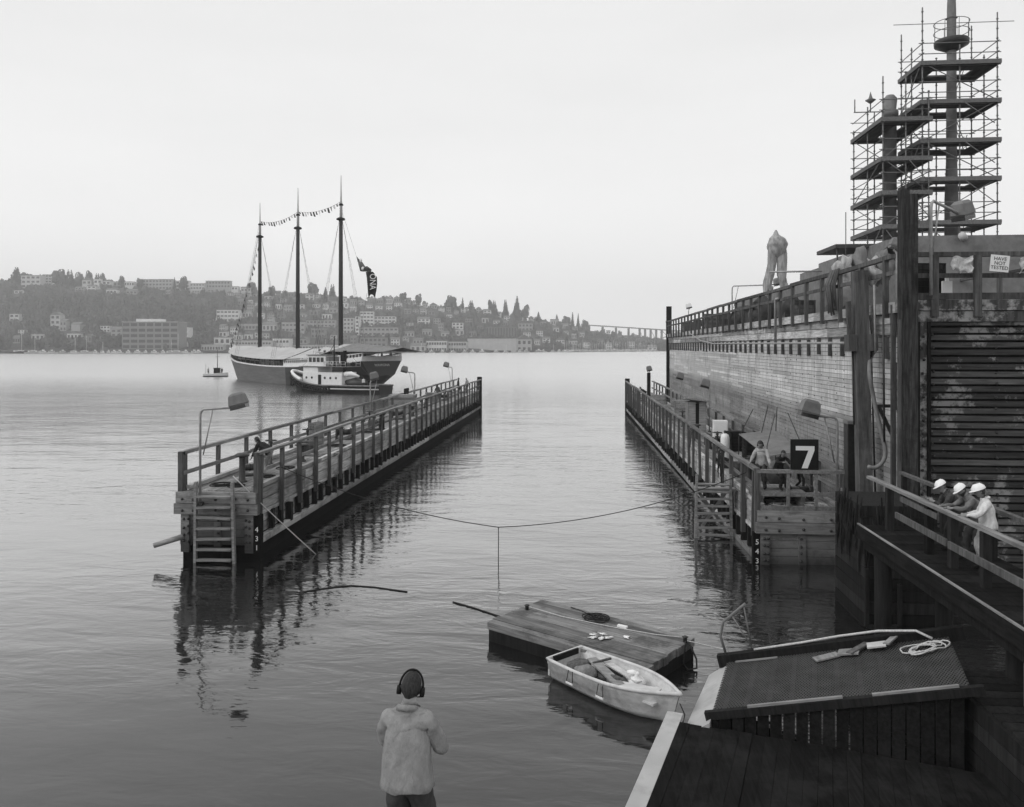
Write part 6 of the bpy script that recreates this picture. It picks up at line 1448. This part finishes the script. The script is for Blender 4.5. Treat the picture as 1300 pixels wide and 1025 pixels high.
for x in (.45, .52): MB().tube([(TL * x + .3 * math.cos(a), -2.0, zd + 3.85 + .3 * math.sin(a)) for a in [i * .5236 for i in range(12)]], .07, 6, .5, closed=True).build('life_ring', dimwhite, tug)
MB().tube([(TL * .46, 0, zd + 8.2), (TL * .04, 0, 3.3)], .02, 4, .5).tube([(TL * .46, 0, zd + 8.2), (TL * .9, 0, 1.6)], .02, 4, .5).build('stay', steel_d, tug)
MB().bb(TL * .30, TL * .30 + .5, -.9, .9, zd + 5.5, zd + 5.65, .5).bb(TL * .30 + .2, TL * .30 + .3, -.05, .05, zd + 5.2, zd + 5.5, .5).build('radar_bar', dimwhite, tug)
for x in (.50, .57, .62): MB().blob((TL * x, 1.0, zd + 3.6), (.6, .5, .4), 1, .2, x * 30, .5).build('deck_locker', grey if x < .6 else black, tug)
MB().bb(TL * .42, TL * .46, -1.3, 1.3, zd + 3.3, zd + 4.9, .5).build('chart_room', grey, tug)
# small launch left of the schooner
lb_ = at(274, 440, 198)
lau = empty('work_launch', (lb_.x, lb_.y, 0), 'small white launch with a dark cabin and thin mast left of the schooner bow', 'boat', rz=R(TH + 8))
rows = []
for i in range(13):
    t = i / 12; b_ = 1.1 * math.sin(min(1, .35 + t * 1.3) * math.pi / 2) * (1 if t < .6 else 1 - ((t - .6) / .4) ** 2 * .95); x = (.5 - t) * -6.0; z = .75 + .3 * t * t
    rows.append([(x, -b_, z), (x, -b_ * .95, .25), (x, -b_ * .8, -.1), (x, b_ * .8, -.1), (x, b_ * .95, .25), (x, b_, z)])
m = MB()
for i in range(12):
    for k in range(5): m.add([rows[i][k], rows[i][k + 1], rows[i + 1][k + 1], rows[i + 1][k]], [(0, 1, 2, 3)], .5, 0 if k in (0, 4) else 1, True)
m.add(rows[0], [tuple(range(6))], .5, 0); m.add([r_[0] for r_ in rows] + [r_[5] for r_ in reversed(rows)], [tuple(range(26))], .5, 0); m.build('hull', [white, black], lau)
m = MB(); m.bb(-.4, 1.0, -.6, .6, .6, 2.1, .5); m.bb(-.55, 1.15, -.7, .7, 2.1, 2.2, .5); m.build('cabin', black, lau); MB().tube([(.4, 0, 2.1), (.4, 0, 7.4)], [.1, .05], 7, .5).tube([(-.1, 0, 5), (.9, 0, 5)], .04, 5, .5).build('mast', w_post, lau)
MB().tube([(-2.4, 0, .7), (-2.4, 0, 3.2)], .05, 6, .5).build('staff', w_post, lau)
for i, x in enumerate((-2.0, 1.6)): person(('person at the left end of the small launch', 'person at the right end of the small launch')[i], lau.location + Vector((x, 0, .55)), R(180 * i), shirt=(c_light, c_dark)[i], pants=c_dk2)

# ================================================================= RAFT
raft = empty('timber_raft', (.195, 19.87, 0), 'heavy rectangular timber raft afloat behind the dinghy', 'raft', rz=R(-33.8))
m = MB(); nb = 10; rr = random.Random(8)
for i in range(nb): w_ = 2.32 / nb; m.bb(-2.33 + rr.uniform(-.03, .03), 2.33 + rr.uniform(-.03, .03), -1.16 + i * w_ + .006, -1.16 + (i + 1) * w_ - .006, .3, .50 + rr.uniform(-.012, .012), rr.random())
m.build('deck_planks', mat('raft_planks', .17, .85, .4, (.5, 7, 7), 2.2, .5, .7, 1.3, .06, tone=.35), raft)
m = MB(); m.bb(-2.3, 2.3, -1.15, -1.0, -.4, .30, .4); m.bb(-2.3, 2.3, 1.0, 1.15, -.4, .30, .4); m.bb(2.15, 2.3, -.99, .99, -.4, .30, .4); m.bb(-2.3, -2.15, -.99, .99, -.4, .30, .4); m.build('side_timber', w_dark, raft)
for (x, y) in ((-2.1, .2), (2.28, .75)): MB().lathe([(.05, 0), (.05, .1), (.08, .12), (.02, .15)], n=8, tone=.5).build('cleat', iron, raft).location = (x, y, .5)
bpy.context.view_layer.update()
def rl(x, y, z): return raft.matrix_world @ Vector((x, y, z))
line('white_line', [rl(-2.1, .2, .6), rl(-1, .3, .52), rl(.4, .47, .515), rl(1.5, .65, .53), rl(2.28, .75, .6)] , .012, hemp, 'thin white rope stretched along the raft from end to end')
coil(rl(-.25, .72, .5), 'dark tangled rope pile on the raft', .24, turns=6, messy=.45); line('dark_line', [rl(-1.25, 1.05, .52), rl(-.8, .95, .53), rl(-.45, .8, .54), rl(-.3, .75, .55)], .014, drope, 'dark rope tail leading to the tangled pile on the raft')
line('mooring_loop', [rl(2.3, .75, .55), rl(2.45, .7, .45), rl(2.62, .65, .2), rl(2.7, .5, .05), rl(2.55, .35, .02), rl(2.38, .45, .1), rl(2.35, .6, .45), rl(2.31, .7, .55)], .022, drope, 'dark rope loop hanging off the right corner of the raft')
line('shore_line', [rl(2.35, .72, .55), rl(2.9, 1.0, .45), Vector((3.2, 17.9, .85))], .012, hemp, 'thin line from the raft corner towards the ramp')
o = MB().bb(-.13, .13, -.05, .05, 0, .05, .5).build('wood_block', white); o.location = rl(.62, .62, .51); o.rotation_euler = (0, 0, R(-30)); tag(o, 'small white wood block lying on the raft', 'block')
for i, (x, y) in enumerate(((.35, -.25), (.6, -.35), (.5, -.1), (.75, -.2), (1.05, .1), (.42, -.45))):
    m = MB().blob((0, 0, .02), (.10, .06, .012), 2, .9, i * 3.7, .5); o = m.build('paper_scrap', white); o.location = rl(x, y, .505); o.rotation_euler = (0, 0, i * 1.3); tag(o, 'crumpled white paper scrap on the raft behind the dinghy', 'scrap', 'white scraps lying on the raft')

# ================================================================= DINGHY
s0 = Vector((-.37, 18.3, 0)); b0 = Vector((1.98, 16.0, 0)); dv = (b0 - s0); DL = dv.length; dv.normalize()
dg_ = empty('dinghy', s0, 'small pale rowing dinghy full of boards moored against the raft', 'dinghy', rz=math.atan2(dv.y, dv.x))
def db(t): return .60 * (1 if t < .45 else max(.03, 1 - ((t - .45) / .55) ** 2.3)) * (.97 + .06 * math.sin(t * 3)) * (1 if t > .3 else 1 - .05 * (1 - t / .3))
def dz(t): return .50 + .14 * t * t
def shell(ins, zb):
    rows = []
    for i in range(23):
        t = i / 22; b_ = max(.015, db(t) - ins); z = dz(t) - (0 if ins == 0 else -.0); x = t * DL * (1 - ins * .04)
        pr = [(1.0, 1.0), (.985, .80), (.95, .76), (.94, .52), (.89, .48), (.86, .22), (.70, .02), (.35, -.06), (0, -.08)]
        rk = (t > .8) * (t - .8) * 1.2
        r_ = [(x - rk * (1 - f_) * .8, -b_ * (k if t < .75 else k - (1 - f_) * (t - .75) * 1.2 * (k > 0)), zb + (z - zb) * f_ if f_ > 0 or ins == 0 else zb) for k, f_ in pr]
        rows.append(r_ + [(p[0], -p[1], p[2]) for p in reversed(r_[:-1])])
    return rows
ro = shell(0, .0); ri = shell(.05, .1)
m = MB().grid(ro, .5); m.add(ro[0], [tuple(reversed(range(len(ro[0]))))], .5); m.grid(ri, .5); m.build('hull', fib, dg_)
rim = [(t * DL, -db(t) - .0, dz(t)) for t in [i / 24 for i in range(25)]]; rim += [(DL + .03, 0, dz(1))] + [(p[0], -p[1], p[2]) for p in reversed(rim)]
MB().tube(rim, .04, 8, .5, closed=True).build('gunwale', dimwhite, dg_)
m = MB(); m.bb(.0, .045, -.52, .52, .12, .49, .5); m.build('transom', fib, dg_); MB().bb(-.02, .07, -.4, .4, .40, .53, .5).build('transom_pad', black, dg_)
m = MB(); m.bb(DL * .73, DL * .88, -.36, .36, .36, .40, .5); m.build('bow_seat', fib, dg_); MB().bb(.35, .7, -.53, .53, .26, .30, .5).build('stern_seat', fib, dg_)
MB().bb(.5, DL * .72, -.32, .32, .095, .12, .5).build('floor_board', fib, dg_)
for x in (.85, 1.75):
    MB().tube([(x - .06, -db(x / DL) - .05, dz(.3)), (x - .09, -db(x / DL) - .08, .28), (x + .09, -db(x / DL) - .08, .28), (x + .06, -db(x / DL) - .05, dz(.3))], .01, 5, .5).build('oar_lanyard', drope, dg_)
    MB().bb(x - .1, x + .1, -db(x / DL) - .10, -db(x / DL) - .07, .24, .28, .5).build('lanyard_toggle', plainwhite, dg_)
bpy.context.view_layer.update()
def dl(x, y, z): return dg_.matrix_world @ Vector((x, y, z))
def plank(p, q, w_, th, m_, label, nm='board', up=(0, 0, 1)):
    tag(MB().beam(p, q, w_, th, .7, up=up).build(nm, m_), label, 'board')
plank(dl(.75, .12, .56), dl(1.95, -.28, .46), .22, .04, w_step, 'widest pale board lying slanted across the dinghy')
plank(dl(.85, .34, .52), dl(2.15, .10, .48), .16, .03, plywood, 'pale board along the far side inside the dinghy')
plank(dl(1.9, -.26, .45), dl(2.75, .0, .50), .34, .03, plywood, 'broad pale board across the bow seat of the dinghy')
plank(dl(.95, -.05, .56), dl(1.1, .38, .60), .05, .04, w_post, 'short dark stick crossing the boards in the dinghy')
plank(dl(1.15, .1, .52), dl(1.75, .02, .50), .04, .04, w_dark, 'thin dark bar lying over the boards in the dinghy')
for i, (x, y, z, s_) in enumerate(((.62, -.08, .38, .28), (.95, -.28, .42, .24), (1.3, .02, .38, .22), (1.7, -.1, .40, .2))):
    o = MB().blob((0, 0, 0), (s_ * 1.1, s_, s_ * .6), 2, .3, i, .5).build('dark_bundle', (w_post, w_rail, iron, w_post)[i]); o.location = dl(x, y, z); tag(o, ('crumpled dark bundle nearest the transom in the dinghy', 'second brown bundle beside the widest board', 'dark bundle under the boards amidships', 'dark bundle next to the white bag')[i], 'bundle')
o = MB().lathe([(.15, 0), (.2, .05), (.15, .13), (.05, .2), (.08, .25), (.02, .27)], n=12, tone=.5).blob((-.08, .02, .24), (.15, .08, .06), 1, .3, 5, .5).build('white_bag', white); o.location = dl(2.0, .2, .36); tag(o, 'tied white plastic bag standing in the dinghy bow', 'bag')
line('bow_painter', [dl(DL, 0, .45), dl(DL + .1, .03, .25), dl(DL + .05, .05, .08), dl(DL - .1, .0, .2)], .012, drope, 'dark painter rope hanging in a loop from the dinghy bow')

# ================================================================= RAMP
r0, r1, r2, r3 = Vector((2.5, 15.3, .6)), Vector((3.26, 17.8, .6)), Vector((7.4, 16.7, 1.75)), Vector((6.65, 14.1, 1.75))
ex = (r3 - r0); RLn = ex.length; ex.normalize(); ey = (r1 - r0).normalized(); ez = ex.cross(ey)
RM = Matrix(((ex.x, ey.x, ez.x, r0.x), (ex.y, ey.y, ez.y, r0.y), (ex.z, ey.z, ez.z, r0.z), (0, 0, 0, 1)))
ramp = empty('mesh_ramp', (0, 0, 0), 'dark expanded metal ramp leading from the water up to the right', 'ramp'); ramp.matrix_world = RM
RW = 2.6
MB().bb(0, RLn, 0, RW, -.12, -.06, .3).build('underlay', tar, ramp)
m = MB(); sp = .058; th_ = .020
import itertools
for dirn in (1, -1):
    c = -RW * 1.9
    while c < RLn + RW * 1.9:
        # line x = c + dirn * y * .5, clipped to the ramp
        pts = []
        y0_, y1_ = 0, RW; x0_, x1_ = c, c + dirn * RW * .45
        def cl(xa, ya, xb, yb):
            t0, t1 = 0, 1; dx = xb - xa
            for lim, sgn in ((0, 1), (RLn, -1)):
                fa, fb = sgn * (xa - lim), sgn * (xb - lim)
                if fa < 0 and fb < 0: return None
                if fa < 0: t0 = max(t0, fa / (fa - fb))
                if fb < 0: t1 = min(t1, fa / (fa - fb))
            return (xa + dx * t0, ya + (yb - ya) * t0), (xa + dx * t1, ya + (yb - ya) * t1)
        r_ = cl(x0_, y0_, x1_, y1_)
        if r_: m.beam((*r_[0], .0 + dirn * .002), (*r_[1], .0 + dirn * .002), th_, .01, .5)
        c += sp
gm = mat('mesh_steel', .07, .6, .3, (1, 1, 1), 2, tone=.1); m.build('grating', gm, ramp)
m = MB()
for i in range(11): x = .2 + i * (RLn - .3) / 10; m.bb(x - .04, x + .04, 0, RW, -.055, -.02, .2)
m.build('cross_bar', iron, ramp)
m = MB(); m.bb(-.2, RLn + .3, RW, RW + .18, -.1, .16, .4); m.bb(-.12, RLn + .2, -.12, 0, -.08, .07, .6); m.build('curb', w_dark, ramp)
for (xa, xb, y) in ((.7, 2.4, -.09), (2.9, 4.3, -.09)): MB().beam((xa, y + .03, .09), (xb, y + .03, .10), .06, .04, .6).build('pale_strip', w_step, ramp)
MB().beam((.2, RW - .1, .03), (1.1, RW - .12, .03), .04, .03, .6).build('pale_strip', w_step, ramp)
bpy.context.view_layer.update()
def rmp(x, y, z): return RM @ Vector((x, y, z))
MB().tube([(.0, RW + .09, .15), (-.02, RW + .1, .55), (.12, RW + .1, .85), (.7, RW + .1, 1.18)], .03, 7, .5).tube([(.35, RW + .1, .95), (.6, RW + .1, .2)], .018, 6, .5).tube([(.65, RW + .1, 1.1), (.55, RW + .3, .1)], .018, 6, .5).build('handrail_bow', steel_d, ramp)
pth = [rmp(.6, RW + .12, .17), rmp(1.6, RW + .1, .20), rmp(2.4, RW + .1, .24), rmp(3.2, RW + .0, .28), rmp(3.9, RW - .15, .24), rmp(4.15, RW - .35, .12)]
line('curb_hose', pth, .028, hemp, 'pale rope running along the far curb of the ramp')
def knot(c, label):
    P = []
    for i in range(90):
        a = i * .33; rr_ = .3 * (1 + .3 * math.sin(a * .77)); P.append(rmp(c[0] + rr_ * math.cos(a) * (1 + .3 * math.cos(a * .31)), c[1] + rr_ * .75 * math.sin(a * 1.03), .04 + .02 * (i % 5) * .5))
    tag(MB().tube(P, .016, 5, .5).build('rope_coil', hemp), label, 'rope')
knot((3.95, 1.95), 'pale loosely coiled rope at the upper end of the ramp')
for i, (x, y, a, w_, l_, mm_) in enumerate(((2.1, 2.12, .35, .26, .5, w_rail), (2.55, 2.2, -.15, .3, .42, w_step), (2.75, 2.3, .9, .16, .6, w_post), (3.1, 2.3, .0, .28, .36, plywood), (3.4, 2.45, 1.1, .13, .5, w_step))):
    m = MB().box((0, 0, 0), (l_, w_, .03), (0, 0, a), .7); m.v = [tuple(rmp(x + v[0], y + v[1], .05 + .02 * i + v[2])) for v in m.v]; tag(m.build('scrap_board', mm_), ('leftmost scrap board of the pile on the ramp', 'second scrap board of the pile on the ramp', 'crosswise grey scrap board in the middle of the pile on the ramp', 'palest scrap board of the pile on the ramp', 'narrow scrap board at the right end of the pile on the ramp')[i], 'board')
# pale apron half under water at the lower end
ap_ = MB(); n0 = ey * 1; q0 = rmp(-.02, -.3, -.05); q1 = rmp(-.02, RW + .1, -.05); q2 = rmp(-.50, RW + .05, -.24); q3 = rmp(-.62, -.3, -.26)
ap_.add([q0, q1, q2, q3] + [v - Vector((0, 0, .45)) for v in (q0, q1, q2, q3)], [(0, 1, 2, 3), (7, 6, 5, 4), (0, 4, 5, 1), (1, 5, 6, 2), (2, 6, 7, 3), (3, 7, 4, 0)], .5)
tag(ap_.build('ramp_apron', concrete), 'pale sloping plate where the ramp dips into the water', 'apron')

# dark float that the lower side of the ramp rests beside
fl_ = empty('timber_float', (0, 0, 0), 'dark low timber float along the near side of the ramp', 'float')
m = MB()
for k in range(26):
    a_ = rmp(-.5 + k * .235, -.25, 0); b_ = rmp(-.5 + k * .235, -4.6, 0); a_.z = b_.z = .42 + random.uniform(-.01, .012)
    m.beam(a_, b_, .222, .07, random.random() * .5)
m.build('deck', w_black, fl_)
m = MB()
for zz in (.08, .26):
    a_ = rmp(-.62, -.25, 0); b_ = rmp(-.62, -4.6, 0); a_.z = b_.z = zz; c_2 = rmp(5.6, -.25, 0); c_2.z = zz
    m.beam(a_, b_, .14, .17, .5)
m.build('side', w_black, fl_)
m = MB()
for k in range(19):
    a_ = rmp(k * .235, -.05, -.1); b_ = a_.copy(); b_.z = -.3; m.beam(a_, b_, .2, .05, random.random(), up=(ey.x, ey.y, 0))
m.build('skirt_board', w_black, ramp).matrix_world = Matrix.Identity(4)
m = MB(); a_ = rmp(-.74, .1, 0); b_ = rmp(-.74, -4.6, 0); a_.z = b_.z = .40; m.beam(a_, b_, .3, .12, .5); m.build('edge_plate', concrete, fl_)

# ================================================================= PIER UNDER THE FOREGROUND MAN
pr_ = empty('timber_pier', (0, 0, 0), 'timber pier the man with the headset stands on', 'pier')
m = MB(); x = -6.0
while x < 5.5: m.bb(x + .008, x + .27, 1.0, 6.55, 3.26, 3.35, random.random()); x += .28
m.build('deck', w_deck, pr_); 
for x in (-5, -1.5, 2, 5): MB().tube([(x, 6.2, -1.5), (x, 6.2, 3.25)], .2, 10, .4).build('pile', w_dark, pr_)
hp_ = at(517, 870, 6.15)
person('man seen from behind at the bottom edge, wearing a headset and light shirt', (hp_.x, hp_.y, 3.35), R(-4), pitch=.12, roll=-.03, hip_z=.93, hands=((-.12, .38, 1.12), (.16, .36, 1.08)), shirt=mat('cloth_foreground', .26, .95, .2, (1.6, 1.6, .8), 6, 1.0, .3, 2, .17, tone=0, bdist=.04), bulk=1.13, pants=c_dk2, headset=True, look=(.3, .15), fingers=True, sc=.98)

# ================================================================= HAZE
hz = bpy.data.materials.new('haze_air'); hz.use_nodes = True; N, L = hz.node_tree.nodes, hz.node_tree.links
N.remove(N['Principled BSDF']); pv = N.new('ShaderNodeVolumePrincipled'); pv.inputs['Color'].default_value = (.95, .95, .95, 1); pv.inputs['Density'].default_value = HAZE
pv.inputs['Anisotropy'].default_value = .1
L.new(pv.outputs[0], N['Material Output'].inputs['Volume'])
tag(MB().bb(-1500, 950, -320, 2060, -6, 175, .5).build('haze', hz), kind='stuff')
for o in scene.objects:
    if 'label' in o and len(o['label'].split()) > 16: print('LONG', len(o['label'].split()), o['label'])
